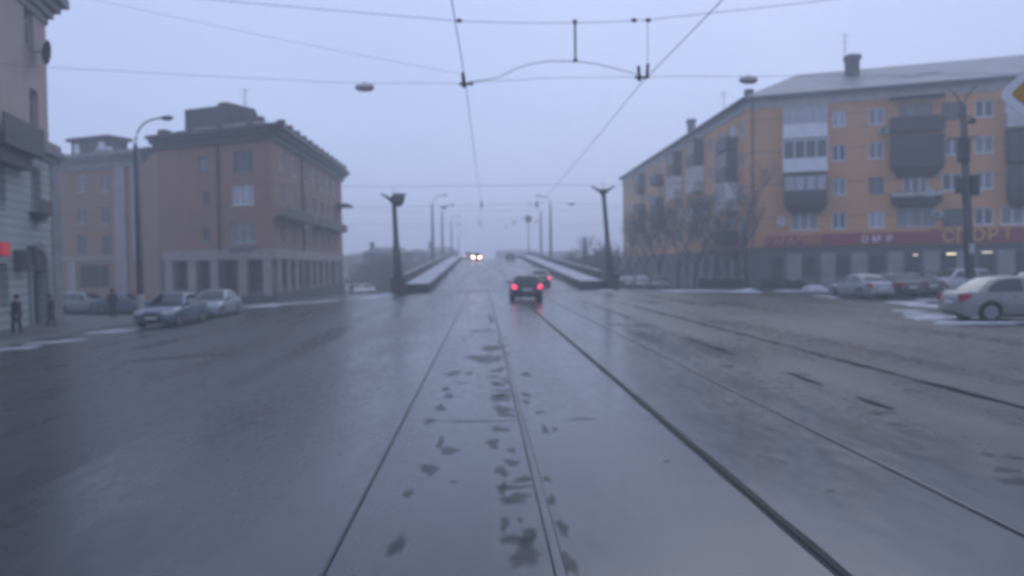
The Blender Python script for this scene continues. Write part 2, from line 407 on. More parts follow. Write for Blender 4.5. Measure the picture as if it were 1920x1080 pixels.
rail(.46, 'pale worn tram rail beside the row of dark potholes', .030, .010, .008)
rail(2.20, 'broad dark tram rail right of the potholed strip', .024, .032, .028, M['groove'])
rail(3.76, 'rightmost thin tram rail with a light edge', .015, .008, .0)

# worn patches, seams, snow: irregular sheets on the road
def blob(mb, c, rx, ry, z, n=18, seed=0, rot=0, thick=0):
    rnd = random.Random(seed); ph = [rnd.uniform(0, 6.28) for _ in range(4)]
    pts = []
    for i in range(n):
        t = 2*math.pi*i/n
        k = 1+.22*math.sin(2*t+ph[0])+.16*math.sin(3*t+ph[1])+.13*math.sin(5*t+ph[2])+.08*math.sin(8*t+ph[3])
        x, y = rx*k*math.cos(t), ry*k*math.sin(t)
        pts.append((c[0]+x*math.cos(rot)-y*math.sin(rot), c[1]+x*math.sin(rot)+y*math.cos(rot)))
    if not thick:
        if not hasattr(mb, 'al'): mb.al = []
        vs = []
        for s_ in (1.55, .6):
            for x, y in pts: X = c[0]+(x-c[0])*s_; Y = c[1]+(y-c[1])*s_; vs.append(Vector((X, Y, prof(X, Y)+z)))
        vs.append(Vector((c[0], c[1], prof(c[0], c[1])+z)))
        mb.add(vs, [(i, (i+1) % n, n+(i+1) % n, n+i) for i in range(n)]+[(n+i, n+(i+1) % n, 2*n) for i in range(n)])
        mb.al += [0.0]*n+[1.0]*(n+1)
    else:
        rings = []
        for s_, h in ((1.0, -.01), (.93, .45), (.75, .8), (.45, 1.0)):
            for x, y in pts:
                X = c[0]+(x-c[0])*s_; Y = c[1]+(y-c[1])*s_
                rings.append(Vector((X, Y, prof(X, Y)+z+thick*h*rnd.uniform(.8, 1.15))))
        b = len(rings); rings.append(Vector((c[0], c[1], prof(*c[:2])+z+thick)))
        fs = [(r*n+i, r*n+(i+1) % n, (r+1)*n+(i+1) % n, (r+1)*n+i) for r in range(3) for i in range(n)]
        fs += [(3*n+i, 3*n+(i+1) % n, b) for i in range(n)]
        mb.add(rings, fs)
def pxblob(mb, u, v, w, h, seed, z=.006, thick=0, n=18):
    """ground patch where the photo shows it: real size from its pixel extent"""
    c = gnd(u, v); l = gnd(u-w/2, v); r = gnd(u+w/2, v); a = gnd(u, v-h/2); b = gnd(u, v+h/2)
    blob(mb, (c.x, c.y), abs(r.x-l.x)/2, max(.03, abs(a.y-b.y)/2), z, n, seed, 0, thick)
pt = MB()
for i, (u, v, w, h) in enumerate([(920, 597, 8, 16), (905, 620, 40, 4), (925, 652, 44, 9), (905, 672, 60, 12), (935, 672, 14, 8), (935, 694, 14, 7), (850, 700, 26, 9), (941, 745, 34, 16), (943, 768, 36, 12),
        (930, 720, 12, 8), (842, 743, 14, 10), (826, 765, 18, 12), (806, 790, 22, 8), (936, 806, 30, 10), (940, 884, 20, 14), (952, 866, 14, 8), (980, 900, 30, 10), (966, 936, 44, 20),
        (998, 1001, 18, 14), (1055, 992, 20, 24), (946, 985, 16, 22), (1025, 900, 12, 12), (1034, 940, 14, 20), (1022, 806, 8, 20), (985, 1045, 56, 34), (1066, 1060, 26, 40), (806, 880, 26, 20), (826, 830, 12, 16),
        (1040, 806, 12, 6), (1250, 865, 10, 4), (1556, 922, 18, 5), (1470, 868, 12, 5), (1090, 786, 40, 4), (960, 846, 14, 8), (975, 975, 10, 8), (840, 850, 16, 6),
        (1366, 687, 26, 6), (1396, 701, 20, 5), (1490, 702, 34, 6), (1510, 704, 20, 5), (1482, 719, 12, 4), (1650, 775, 44, 6), (1690, 797, 30, 6), (1852, 852, 26, 6), (1906, 860, 34, 8), (1885, 882, 50, 8), (1910, 905, 50, 20),
        (330, 671, 110, 5), (1190, 610, 60, 6), (900, 790, 130, 3)]):
    pxblob(pt, u, v, w, h, i+50, .0035+.0002*(i % 7))
def soften(m):
    n = m.node_tree; b = n.nodes['Principled BSDF']; o = n.nodes['Material Output']
    at_ = n.nodes.new('ShaderNodeAttribute'); at_.attribute_name = 'edge'; t_ = n.nodes.new('ShaderNodeTexCoord')
    z = n.nodes.new('ShaderNodeTexNoise'); z.inputs['Scale'].default_value = 9; z.inputs['Detail'].default_value = 6; n.links.new(t_.outputs['Object'], z.inputs['Vector'])
    ad = n.nodes.new('ShaderNodeMath'); ad.operation = 'ADD'; n.links.new(at_.outputs['Fac'], ad.inputs[0]); n.links.new(z.outputs['Fac'], ad.inputs[1])
    q = n.nodes.new('ShaderNodeMapRange'); q.inputs['From Min'].default_value = .75; q.inputs['From Max'].default_value = 1.35; q.inputs['To Max'].default_value = .46; n.links.new(ad.outputs[0], q.inputs['Value'])
    tr = n.nodes.new('ShaderNodeBsdfTransparent'); ms = n.nodes.new('ShaderNodeMixShader')
    n.links.new(q.outputs[0], ms.inputs[0]); n.links.new(tr.outputs[0], ms.inputs[1]); n.links.new(b.outputs[0], ms.inputs[2]); n.links.new(ms.outputs[0], o.inputs['Surface'])
M['patch_s'] = mat('soft_edged_dark_patch', (.010, .009, .012), .38, (.022, .020, .023), 9, rough2=.6, spec=.35); soften(M['patch_s'])
rq = random.Random(31)
for i in range(46):
    y_ = 3.6+22*rq.random()**1.5; x_ = .46+rq.choice([-1, -1, 1])*rq.uniform(.06, .32) if i < 30 else rq.uniform(-.9, .4)
    blob(pt, (x_, y_), rq.uniform(.03, .11), rq.uniform(.04, .22), .0045+.0001*(i % 9), 14, i+300)
pto = pt.build('worn_patches', M['patch_s'])
at_ = pto.data.attributes.new('edge', 'FLOAT', 'POINT'); at_.data.foreach_set('value', pt.al)
tag(pto, 'dark wet potholes and worn patches along the tram rails', 'road wear', None, 'stuff')
sm = MB(); rnd = random.Random(4)
for X, gaps, w in ((5.3, .40, .12), (7.05, .06, .20)):
    y = 7.0
    while y < 42:
        L = rnd.uniform(.8, 3.4)
        if rnd.random() > gaps:
            k = max(2, int(L/.4)); pts = []
            for i in range(k+1):
                yy = y+L*i/k; e = w*math.sin(math.pi*clamp(i/k, .06, .94))**.5*rnd.uniform(.55, 1.25)
                pts.append((X+rnd.uniform(-.02, .02), yy, e/2))
            for a, b in zip(pts[:-1], pts[1:]):
                sm.quad((a[0]-a[2], a[1], prof(a[0], a[1])+.005), (a[0]+a[2], a[1], prof(a[0]+a[2], a[1])+.005), (b[0]+b[2], b[1], prof(b[0]+b[2], b[1])+.005), (b[0]-b[2], b[1], prof(b[0], b[1])+.005))
        y += L*.98
tag(sm.build('road_seams', mat('open_seam_dirt', (.008, .008, .010), .8, (.016, .015, .018), 6, spec=.15)), 'broken dark seams running along the right half of the road', 'road wear', None, 'stuff')
# worn lane dashes
lm = MB()
for yy, x in ((37.2, 4.9), (42, 4.95), (34, 6.1)):
    lm.quad((x-.08, yy, .006), (x+.08, yy, .006), (x+.08, yy+2.0, .006), (x-.08, yy+2.0, .006))
tag(lm.build('road_marking', M['patch_l']), 'faint worn white lane dashes', None, None, 'structure')

# snow
sn = MB()
for i, (u, v, w, h, th) in enumerate([(14, 655, 60, 5, .04), (96, 642, 56, 4.5, .04), (206, 622, 62, 4.5, .05), (72, 612, 80, 8, .05), (30, 622, 40, 5, .04), (495, 574, 40, 3.5, .1), (545, 570, 40, 1.8, .06), (600, 566, 46, 1.5, .06), (706, 557, 40, 3, .12), (724, 555, 24, 3, .2), (668, 556, 40, 1.2, .06),
        (1300, 546, 110, 1.6, .08), (1396, 547, 70, 1.8, .1), (1480, 546, 60, 1.8, .1), (1527, 545, 34, 3, .42), (1545, 547, 20, 2, .2), (1402, 547, 30, 1.6, .22), (1350, 546, 40, 1.2, .06), (1262, 547, 30, 1.6, .1),
        (1552, 557, 26, 3, .05), (1590, 557, 36, 3, .04), (1700, 568, 70, 3.5, .05), (1745, 574, 80, 5, .06), (1732, 590, 60, 4, .04), (1756, 597, 110, 9, .04), (1860, 605, 220, 5, .04), (1735, 563, 24, 2, .05), (1815, 597, 110, 6, .04),
        (1112, 535, 30, 5, .15), (1140, 546, 24, 3, .1), (1165, 541, 26, 5, .3), (1700, 583, 60, 2.5, .03), (1905, 566, 120, 4, .05)]):
    pxblob(sn, u, v, w, h, i+7, .002, th, 26)
tag(sn.build('snow', M['snow'], smooth=True), 'patches of old snow along the kerbs and under the parked cars', 'snow', None, 'stuff')

# ================================================================ BUILDINGS
class Face:
    def __init__(s, a, b):
        s.a = Vector((a[0], a[1], 0)); s.b = Vector((b[0], b[1], 0)); d = s.b-s.a; s.L = d.length; s.d = d.normalized()
        s.n = Vector((s.d.y, -s.d.x, 0))
        if s.n.dot(Vector((0, 0, 0))-s.a) < 0: s.n = -s.n
    def pt(s, t, z, o=0.0): return s.a + s.d*t + s.n*o + Vector((0, 0, z))
    def px(s, u, v):
        r = ray(u, v); k = (s.a-CAM).dot(s.n)/r.dot(s.n); p = CAM+r*k
        return (p-s.a).dot(s.d), p.z
    def T(s): return lambda v: s.pt(v.x, v.z, -v.y)      # local (along, inward, up)
    def box(s, mb, t0, t1, o0, o1, z0, z1):              # o = outward distance
        mb.box(t0, t1, -o1, -o0, z0, z1, T=s.T())
def wall(mb, F, s0, s1, z0, z1, ops, dep=.16, mi=0, mir=0):
    ops = [o for o in ops if o[0] > s0+.01 and o[1] < s1-.01 and o[2] > z0+.01 and o[3] < z1-.01]
    xs = sorted({s0, s1, *[o[0] for o in ops], *[o[1] for o in ops]}); zs = sorted({z0, z1, *[o[2] for o in ops], *[o[3] for o in ops]})
    mb.mi = mi
    for j in range(len(zs)-1):
        run = None
        for i in range(len(xs)-1):
            cx, cz = (xs[i]+xs[i+1])/2, (zs[j]+zs[j+1])/2
            hole = any(o[0] < cx < o[1] and o[2] < cz < o[3] for o in ops)
            if not hole and run is None: run = xs[i]
            if hole and run is not None: mb.quad(F.pt(run, zs[j]), F.pt(xs[i], zs[j]), F.pt(xs[i], zs[j+1]), F.pt(run, zs[j+1])); run = None
        if run is not None: mb.quad(F.pt(run, zs[j]), F.pt(xs[-1], zs[j]), F.pt(xs[-1], zs[j+1]), F.pt(run, zs[j+1]))
    mb.mi = mir
    for a, b, c, d in ops:
        mb.quad(F.pt(a, c), F.pt(b, c), F.pt(b, c, -dep), F.pt(a, c, -dep)); mb.quad(F.pt(a, d), F.pt(b, d), F.pt(b, d, -dep), F.pt(a, d, -dep))
        mb.quad(F.pt(a, c), F.pt(a, d), F.pt(a, d, -dep), F.pt(a, c, -dep)); mb.quad(F.pt(b, c), F.pt(b, d), F.pt(b, d, -dep), F.pt(b, c, -dep))
    mb.mi = 0
wr = random.Random(11)
def window(F, o, root, loc, frame=None, glass=None, mull=1, trans=False, dep=.16, fw_=.085, sill=True, name='window'):
    a, b, c, d = o; frame = frame or M['white']; m = MB()
    o0, o1 = -dep+.005, -dep+.075
    F.box(m, a, a+fw_, o0, o1, c, d); F.box(m, b-fw_, b, o0, o1, c, d)
    F.box(m, a+fw_, b-fw_, o0, o1, c, c+fw_); F.box(m, a+fw_, b-fw_, o0, o1, d-fw_, d)
    for k in range(1, mull+1):
        x = a+(b-a)*k/(mull+1); F.box(m, x-.055, x+.055, o0, o1-.002, c+fw_, d-fw_)
    if trans: F.box(m, a+fw_, b-fw_, o0, o1-.004, c+(d-c)*.68, c+(d-c)*.68+.06)
    if sill: F.box(m, a-.06, b+.06, -dep+.08, .07, c-.05, c+.012)
    w = m.build(name, frame, root, loc=loc)
    g = MB(); g.quad(F.pt(a+.01, c+.01, -dep+.03), F.pt(b-.01, c+.01, -dep+.03), F.pt(b-.01, d-.01, -dep+.03), F.pt(a+.01, d-.01, -dep+.03))
    gl = glass or wr.choice([M['glass'], M['glass'], M['glass_c']])
    g.build('pane', gl, w)
    # pane vertices are in world space minus loc
    me = w.children[0].data
    for v in me.vertices: v.co = v.co - Vector(loc)
    return w
def balcony(F, s0, s1, z0, z1, root, loc, panel, glaze=None, proj=1.15, ph=1.0, n=4, taper=0, roof=False, dark=None, slabm=None):
    """slab + parapet (+ glazed upper part); z0 floor, z1 ceiling"""
    m = MB()
    if taper:
        vs = []
        for z, e, p in ((z0-taper, .55, .35), (z0, 0, proj)):
            vs += [F.pt(s0+e, z, -.02), F.pt(s1-e, z, -.02), F.pt(s1-e, z, p), F.pt(s0+e, z, p)]
        m.add(vs, [(0, 1, 2, 3), (4, 7, 6, 5), (0, 4, 5, 1), (1, 5, 6, 2), (2, 6, 7, 3), (3, 7, 4, 0)])
    F.box(m, s0, s1, -.02, proj, z0, z0+.14)
    F.box(m, s0, s1, proj-.07, proj-.004, z0+.14, z0+ph); F.box(m, s0, s0+.06, 0, proj-.07, z0+.14, z0+ph); F.box(m, s1-.06, s1, 0, proj-.07, z0+.14, z0+ph)
    b = m.build('balcony', panel, root, loc=loc)
    if glaze:
        g = MB()
        zt = z1-.05
        F.box(g, s0-.01, s1+.01, proj-.09, proj+.012, z0+ph, z0+ph+.08); F.box(g, s0-.01, s1+.01, proj-.09, proj+.012, zt-.08, zt)
        for k in range(n+1):
            x = s0+(s1-s0-.07)*k/n; F.box(g, x, x+.09, proj-.085, proj+.008, z0+ph+.08, zt-.08)
        F.box(g, s0-.01, s1+.01, -.02, proj+.05, zt, z1)
        for xx in (s0, s1-.06): F.box(g, xx, xx+.06, 0, proj-.09, z0+ph+.002, zt-.002)
        gg = g.build('balcony_frame', glaze[0], b)
        p = MB(); p.quad(F.pt(s0+.02, z0+ph, proj-.05), F.pt(s1-.02, z0+ph, proj-.05), F.pt(s1-.02, zt, proj-.05), F.pt(s0+.02, zt, proj-.05))
        pp = p.build('balcony_pane', glaze[1], b)
        for o in (gg, pp):
            for v in o.data.vertices: v.co = v.co-Vector(loc)
    elif roof:
        g = MB(); F.box(g, s0-.05, s1+.05, -.02, proj+.06, z1, z1+.08); gg = g.build('awning', dark or M['darkp'], b)
        for v in gg.data.vertices: v.co = v.co-Vector(loc)
    return b
def line_x(p, d, q, e):          # 2d intersection p+t d = q+s e
    den = d.x*e.y-d.y*e.x; t = ((q.x-p.x)*e.y-(q.y-p.y)*e.x)/den; return Vector((p.x+d.x*t, p.y+d.y*t, 0))

# ---------------------------------------------------------------- RIGHT APARTMENT BUILDING
P0 = c2w(21.9, 73.7); fd = (c2w(39.65, 67.2)-P0); fd.normalize()
P1 = P0+fd*36
P2 = Vector((P0.x, P0.y+66, 0))
FR = Face(P0, P1); SD = Face(P2, P0)          # front left->right, side far->near
apt = thing('apartment_building', 'long five storey ochre brick apartment block with red shop signs and slate roof', 'building', P0)
AL = P0
# openings
ZR = [5.6, 8.6, 11.6, 14.6]
front_w = []          # (s centre, width, row, style)
def fs(u): return FR.px(u, 350)[0]
for u, w in ((1573, 1.15), (1643, 1.25), (1785, 1.5), (1845, 1.35)):
    for r, z in enumerate(ZR): front_w.append((fs(u), w, z, u, r))
for s_ in (24.6, 27.6, 33.2):
    for r, z in enumerate(ZR): front_w.append((s_, 1.3, z, 0, r))
ops = [(s-w/2, s+w/2, z-.72, z+.72) for s, w, z, u, r in front_w]
b1, b2, b3 = fs(1510), fs(1717), fs(1908); b4 = 30.4
ops_wide = [(b1-1.25, b1+1.05, ZR[0]-.72, ZR[0]+.72), (b2-1.5, b2+1.5, ZR[0]-.72, ZR[0]+.85), (b2-1.0, b2+.95, ZR[1]-.8, ZR[1]+.85), (b2-1.3, b2+1.2, ZR[3]-.9, ZR[3]+.75), (b1-1.2, b1+1.2, ZR[1]-.9, ZR[1]+.75), (b3-1.2, b3+1.3, ZR[0]-.72, ZR[0]+.8)]
# shop level openings
shop = []
for u, w, z0, z1, kind in ((1457, 1.0, 0.0, 2.5, 'door'), (1518, 1.1, .75, 2.45, 'win'), (1580, 1.15, .75, 2.45, 'win'), (1644, 1.15, -.1, 2.45, 'door'), (1711, 1.15, .2, 2.6, 'lit'), (1779, 1.25, .2, 2.6, 'lit'), (1850, 1.2, .2, 2.6, 'lit'), (1917, 1.4, .2, 2.6, 'win'), (1990, 1.4, .2, 2.6, 'win')):
    s = FR.px(u, 490)[0]; shop.append((s-w/2, s+w/2, z0, z1, kind))
ZE = 16.15; ZB = 3.3; ZG = -4.0
w = MB(); wall(w, FR, 0, 36, ZB, ZE, ops+ops_wide, mir=1)
sw = []; sbal = []
side_s = lambda D: SD.L-(D-73.7)
for Dc, k in ((78.8, 0), (90.4, 1), (100, 2), (110, 3), (122, 4)): sbal.append((side_s(Dc), k))
for Dc in (75.6, 82.6, 86.2, 94.8, 105, 115, 118, 127, 132, 136):
    for z in ZR: sw.append((side_s(Dc)-.65, side_s(Dc)+.65, z-.72, z+.72))
sbw = []
for s, k in sbal:
    for z in ZR: sbw.append((s-1.0, s+1.0, z-.95, z+.75))
wall(w, SD, 0, SD.L, ZB, ZE, sw+sbw, mir=1)
w.build('wall', [M['orange'], M['trim_d']], apt, loc=AL)
g = MB(); wall(g, FR, 0, 36, ZG, ZB, [o[:4] for o in shop], mir=0)
sg = []
for Dc in (77, 80.5, 84, 88, 92, 96, 101, 106, 111, 117, 123, 129, 135): sg.append((side_s(Dc)-.6, side_s(Dc)+.6, .75, 2.4))
wall(g, SD, 0, SD.L, ZG, ZB, sg)
g.build('shop_level_wall', M['greywall'], apt, loc=AL)
# pilasters
p = MB()
for u in (1489, 1553, 1611, 1679, 1747, 1809, 1887, 1955):
    p = MB(); s = FR.px(u, 490)[0]; FR.box(p, s-.62, s+.62, .0, .09, -.35, 2.75); p.build('pilaster', M['pil'], apt, loc=AL)
for Dc in (75.5, 78.8, 82.2, 86, 90, 94, 98.5): p = MB(); s = side_s(Dc); SD.box(p, s-.5, s+.5, 0, .08, -.9, 2.75); p.build('pilaster', M['pil'], apt, loc=AL)
q = MB(); FR.box(q, -.05, 36, 0, .14, -1.2, -.02+.0); FR.box(q, -.06, 36, 0, .10, ZB-.28, ZB-.02); SD.box(q, 0, SD.L+.05, 0, .10, ZB-.28, ZB-.02)
q.build('plinth', M['plinth'], apt, loc=AL)
# frieze + cornice
z_ = MB(); FR.box(z_, -.0, 36, 0, .12, ZE-.1, ZE+.62); SD.box(z_, 0, SD.L, 0, .12, ZE-.1, ZE+.62)
FR.box(z_, -.1, 36, .12, .28, ZE+.44, ZE+.62); SD.box(z_, 0, SD.L+.1, .12, .28, ZE+.44, ZE+.62)
t = .6
while t < 36: FR.box(z_, t, t+.16, .12, .24, ZE-.28, ZE+.44); t += 1.7
z_.build('frieze', M['frieze'], apt, loc=AL)
z_ = MB(); FR.box(z_, -.3, 36, -.2, .78, ZE+.622, ZE+.86); SD.box(z_, -.3, SD.L+.15, -.2, .78, ZE+.624, ZE+.858)
z_.build('cornice', M['darkp'], apt, loc=AL)
# roof
def hip(apt_, F1, F2, depth, ze, rise, loc, m, over=.75, name='roof'):
    """F1 front (0 at corner), F2 side (ends at corner)"""
    n1, n2 = F1.n, F2.n
    e = line_x(F1.a+n1*over, F1.d, F2.a+n2*over, F2.d)
    j = line_x(F1.a-n1*depth, F1.d, F2.a-n2*depth, F2.d)
    i = line_x(F1.a-n1*(2*depth), F1.d, F2.a-n2*(2*depth), F2.d)
    Z = lambda p, z: Vector((p.x, p.y, z))
    e1, j1, i1 = F1.b+n1*over, F1.b-n1*depth, F1.b-n1*2*depth
    e2, j2, i2 = F2.a+n2*over, F2.a-n2*depth, F2.a-n2*2*depth
    r = MB(); zr = ze+rise
    r.quad(Z(e, ze), Z(e1, ze), Z(j1, zr), Z(j, zr)); r.quad(Z(e2, ze), Z(e, ze), Z(j, zr), Z(j2, zr))
    r.quad(Z(j, zr), Z(j1, zr), Z(i1, ze), Z(i, ze)); r.quad(Z(j2, zr), Z(j, zr), Z(i, ze), Z(i2, ze))
    r.add([Z(e2, ze), Z(j2, zr), Z(i2, ze)], [(0, 1, 2)]); r.add([Z(e1, ze), Z(j1, zr), Z(i1, ze)], [(0, 1, 2)])
    return r.build(name, m, apt_, loc=loc), j
rf, J = hip(apt, FR, SD, 6.2, ZE+.88, 3.1, AL, M['roof'])
# end wall and back wall of the wings
bk = MB()
bk.quad(FR.pt(36, ZG), FR.pt(36, ZG, -12.4), FR.pt(36, ZE+.9, -12.4), FR.pt(36, ZE+.9)); bk.quad(SD.pt(0, ZG), SD.pt(0, ZG, -12.4), SD.pt(0, ZE+.9, -12.4), SD.pt(0, ZE+.9))
ii = line_x(FR.a-FR.n*12.4, FR.d, SD.a-SD.n*12.4, SD.d)
A = FR.pt(36, 0, -12.4); B = SD.pt(0, 0, -12.4)
bk.quad(Vector((ii.x, ii.y, ZG)), Vector((A.x, A.y, ZG)), Vector((A.x, A.y, ZE+.9)), Vector((ii.x, ii.y, ZE+.9)))
bk.quad(Vector((B.x, B.y, ZG)), Vector((ii.x, ii.y, ZG)), Vector((ii.x, ii.y, ZE+.9)), Vector((B.x, B.y, ZE+.9)))
bk.build('rear_wall', M['orange'], apt, loc=AL)
# windows
for s, w_, z, u, r in front_w:
    fr = M['white']; gl = None
    if u == 1785 and r == 3: fr = M['darkp']; gl = M['glass']
    if u == 1785 and r == 0: fr = M['darkp']
    if u == 1643 and r in (0,): gl = M['glass_w']
    if u == 1643 and r == 1: fr = M['trim_d']
    if u == 1573 and r == 3: gl = M['glass_w']
    window(FR, (s-w_/2, s+w_/2, z-.72, z+.72), apt, AL, fr, gl)
window(FR, ops_wide[0], apt, AL, mull=2); window(FR, ops_wide[1], apt, AL, M['offwhite'], M['glass_c'], mull=2); window(FR, ops_wide[2], apt, AL, mull=2); window(FR, ops_wide[3], apt, AL, M['trim_d'], M['glass_c'], mull=2, sill=False); window(FR, ops_wide[4], apt, AL, mull=2, sill=False); window(FR, ops_wide[5], apt, AL, mull=2)
for o in sw: window(SD, o, apt, AL)
for o in sbw: window(SD, o, apt, AL, glass=wr.choice([M['glass'], M['glass_w']]), sill=False)
for o in sg: window(SD, o, apt, AL, M['darkp'], M['glass'])
for a, b, c, d, k in shop:
    if k == 'door':
        dr = window(FR, (a, b, c, d), apt, AL, M['dbrown'], M['dullglass'], mull=0, trans=True, sill=False, name='door')
        h = MB(); FR.box(h, b-.22, b-.17, -.08, -.02, c+.9, c+1.3); hh = h.build('handle', M['steel'], dr)
        for v in hh.data.vertices: v.co = v.co-AL
    else:
        window(FR, (a, b, c, d), apt, AL, M['dbrown'] if k == 'win' else M['darkp'], M['dullglass'], mull=0, trans=True)
# balconies, front
WG = (M['white'], M['glass_w']); WG2 = (M['white'], M['glass']); DG = (M['brown'], M['glass_w']); DD = (M['darkp'], M['glass'])
zz = [ZR[i]-1.75 for i in range(4)]     # floor levels
balcony(FR, b1-1.85, b1+1.85, zz[3]+.1, zz[3]+2.95, apt, AL, M['white'], (M['offwhite'], M['glass_w']), ph=1.25)
balcony(FR, b1-1.85, b1+1.85, zz[2]+.1, zz[2]+2.95, apt, AL, M['white'], WG2, ph=1.15, n=4)
balcony(FR, b1-1.8, b1+1.8, zz[1]+.2, zz[1]+2.9, apt, AL, M['dbrown'], DG, ph=1.2, n=4, taper=.75)
balcony(FR, b2-2.05, b2+2.1, zz[3]+.15, zz[3]+3.0, apt, AL, M['dbrown'], None, ph=1.2, roof=True, dark=M['dbrown'], taper=.1)
balcony(FR, b2-2.0, b2+2.05, zz[2]+.1, zz[2]+2.75, apt, AL, M['dbrown'], (M['dbrown'], M['dullglass']), ph=1.2, n=7, taper=.8)
ob = balcony(FR, b2-1.95, b2+1.9, zz[1]+.15, zz[1]+2.9, apt, AL, M['dbrown'], None, ph=.85, taper=.5)
k = MB(); FR.box(k, b2-1.97, b2+1.92, 1.148, 1.2, zz[1]+.62, zz[1]+.92); FR.box(k, b2+.6, b2+1.25, 1.2, 1.28, zz[1]+.5, zz[1]+1.2); kk = k.build('railing', M['offwhite'], ob)
for v in kk.data.vertices: v.co = v.co-AL
balcony(FR, b3-1.0, b3+2.9, zz[3]-.1, zz[3]+2.8, apt, AL, M['offwhite'], WG, ph=1.25)
balcony(FR, b3-.9, b3+2.9, zz[2]+.1, zz[2]+2.7, apt, AL, M['dbrown'], (M['dbrown'], M['dullglass']), ph=1.1, taper=.3)
balcony(FR, b3-.8, b3+2.9, zz[1]+.1, zz[1]+2.8, apt, AL, M['dbrown'], (M['darkp'], M['dullglass']), ph=1.1, taper=.75)
# side balconies: rows top..second
styles = [
    [('b', None), ('w', 1), ('d', 1), ('d', 0)],
    [('n', 0), ('w', 0), ('w', 1), ('d', 1)],
    [('n', 0), ('n', 0), ('w', 1), ('b', 1)],
    [('n', 0), ('b', 1), ('d', 0), ('b', 0)],
    [('n', 0), ('b', 0), ('d', 0), ('d', 1)]]
for (s, k), st in zip(sbal, styles):
    for r in range(4):
        c, gz = st[r]
        if c == 'n': continue
        pm = {'w': M['offwhite'], 'd': M['darkp'], 'b': M['brown']}[c]
        balcony(SD, s-1.7, s+1.7, zz[r]+.1, zz[r]+2.9, apt, AL, pm, ((pm if c != 'w' else M['white']), M['glass']) if gz else None, ph=1.15, n=3, taper=.35 if c != 'w' else 0)
# chimneys, downpipe
def chimney(name, c, w, d, z0, z1, par, loc, m, capw=.12):
    k = MB(); k.box(c.x-w/2, c.x+w/2, c.y-d/2, c.y+d/2, z0, z1-.5); k.box(c.x-w/2-capw, c.x+w/2+capw, c.y-d/2-capw, c.y+d/2+capw, z1-.5, z1)
    return k.build(name, m, par, loc=loc)
def roofpt(F, u, v, inn):   # point on plane `inn` metres behind the face seen at pixel u,v
    G = Face(F.a-F.n*inn, F.b-F.n*inn); s, z = G.px(u, v); return G.pt(s, 0), z
c, z = roofpt(FR, 1598, 104, 4.2); chimney('chimney', c, .95, .95, ZE+1.5, z, apt, AL, M['plinth'])
c, z = roofpt(FR, 1404, 168, .6); chimney('chimney', c, .6, .6, ZE+.6, z, apt, AL, M['plinth'], .04)
c, z = roofpt(SD, 1296, 224, 4.0); chimney('chimney', c, .9, .9, ZE+1.5, z, apt, AL, M['plinth'])
dp = MB(); dp.tube([FR.pt(.35, -.3, .12), FR.pt(.35, ZE+.4, .12)], .07); FR.box(dp, .25, .45, 0, .2, ZE-.1, ZE+.3)
dp.tube([FR.pt(22.9, -.3, .12), FR.pt(22.9, ZE-.2, .12)], .06)
dp.build('downpipe', M['darkp'], apt, loc=AL)
# snow lying on the roof
c, z = roofpt(FR, 1728, 146, 2.0); k = MB(); rs = random.Random(3)
for i in range(7):
    cc, z1 = roofpt(FR, 1715+rs.uniform(-45, 45)+(-110 if i > 4 else 0), 148+rs.uniform(-4, 6), 2.2+rs.uniform(-.6, .6))
    n_ = 10; sl = 3.1/6.95
    pts = []
    for j in range(n_):
        a_ = 6.283*j/n_; rr = rs.uniform(.5, 1.1); t_ = 1.3*rr*math.cos(a_); inn = .32*rr*math.sin(a_)
        base = (cc-FR.a).dot(FR.d)+t_; dep = -(cc-FR.a).dot(FR.n)+inn
        pts.append(FR.pt(base, ZE+.88+sl*(dep+.75)+.05, -dep))
    k.add(pts, [tuple(range(n_))])
k.build('roof_snow', M['snow'], apt, loc=AL)
# dish, air conditioners
def aerial(name, label, base, z0, z1, cat, arms=3):
    t = thing(name, label, cat, (base.x, base.y, z0)); k = MB(); k.tube([(0, 0, 0), (0, 0, z1-z0)], .035, 6); k.build('mast', M['dark'], t)
    k = MB()
    for i in range(arms): zz_ = (z1-z0)*(.95-.14*i); k.tube([(-.5+.1*i, 0, zz_), (.5-.1*i, 0, zz_)], .018, 5)
    k.build('crossbar', M['dark'], t); return t
c, z = roofpt(FR, 1584, 62, 3.6); aerial('roof_aerial', 'thin tall aerial beside the big chimney on the slate roof', c, ZE+2.3, z, 'aerial')
c, z = roofpt(SD, 1357, 172, 3); aerial('roof_aerial', 'short faint aerial on the side wing roof behind the corner chimney', c, ZE+2.0, z, 'aerial', 2)
s, z = FR.px(1466, 415); c = FR.pt(s, z, .35)
t = thing('satellite_dish', 'pale round satellite dish on the ochre wall left of the balcony stack', 'satellite dish', c, math.atan2(FR.n.y, FR.n.x)+math.pi/2)
k = MB(); vs = [(0, -.02, 0)]; fs_ = []
for r_ in (1, 2, 3, 4):
    for i in range(20): a = 6.283*i/20; rr = .46*r_/4; vs.append((rr*math.cos(a), -.02-.6*rr*rr, rr*math.sin(a)))
for i in range(20): fs_.append((0, 1+i, 1+(i+1) % 20))
for r_ in range(3):
    for i in range(20): fs_.append((1+r_*20+i, 1+(r_+1)*20+i, 1+(r_+1)*20+(i+1) % 20, 1+r_*20+(i+1) % 20))
k.add(vs, fs_); k.build('dish', M['offwhite'], t, smooth=True)
k = MB(); k.tube([(0, 0, -.1), (0, .35, -.2)], .03, 6); k.build('bracket', M['dark'], t); k = MB(); k.tube([(0, -.15, -.44), (0, -.5, 0)], .015, 5); k.build('feed_arm', M['dark'], t)
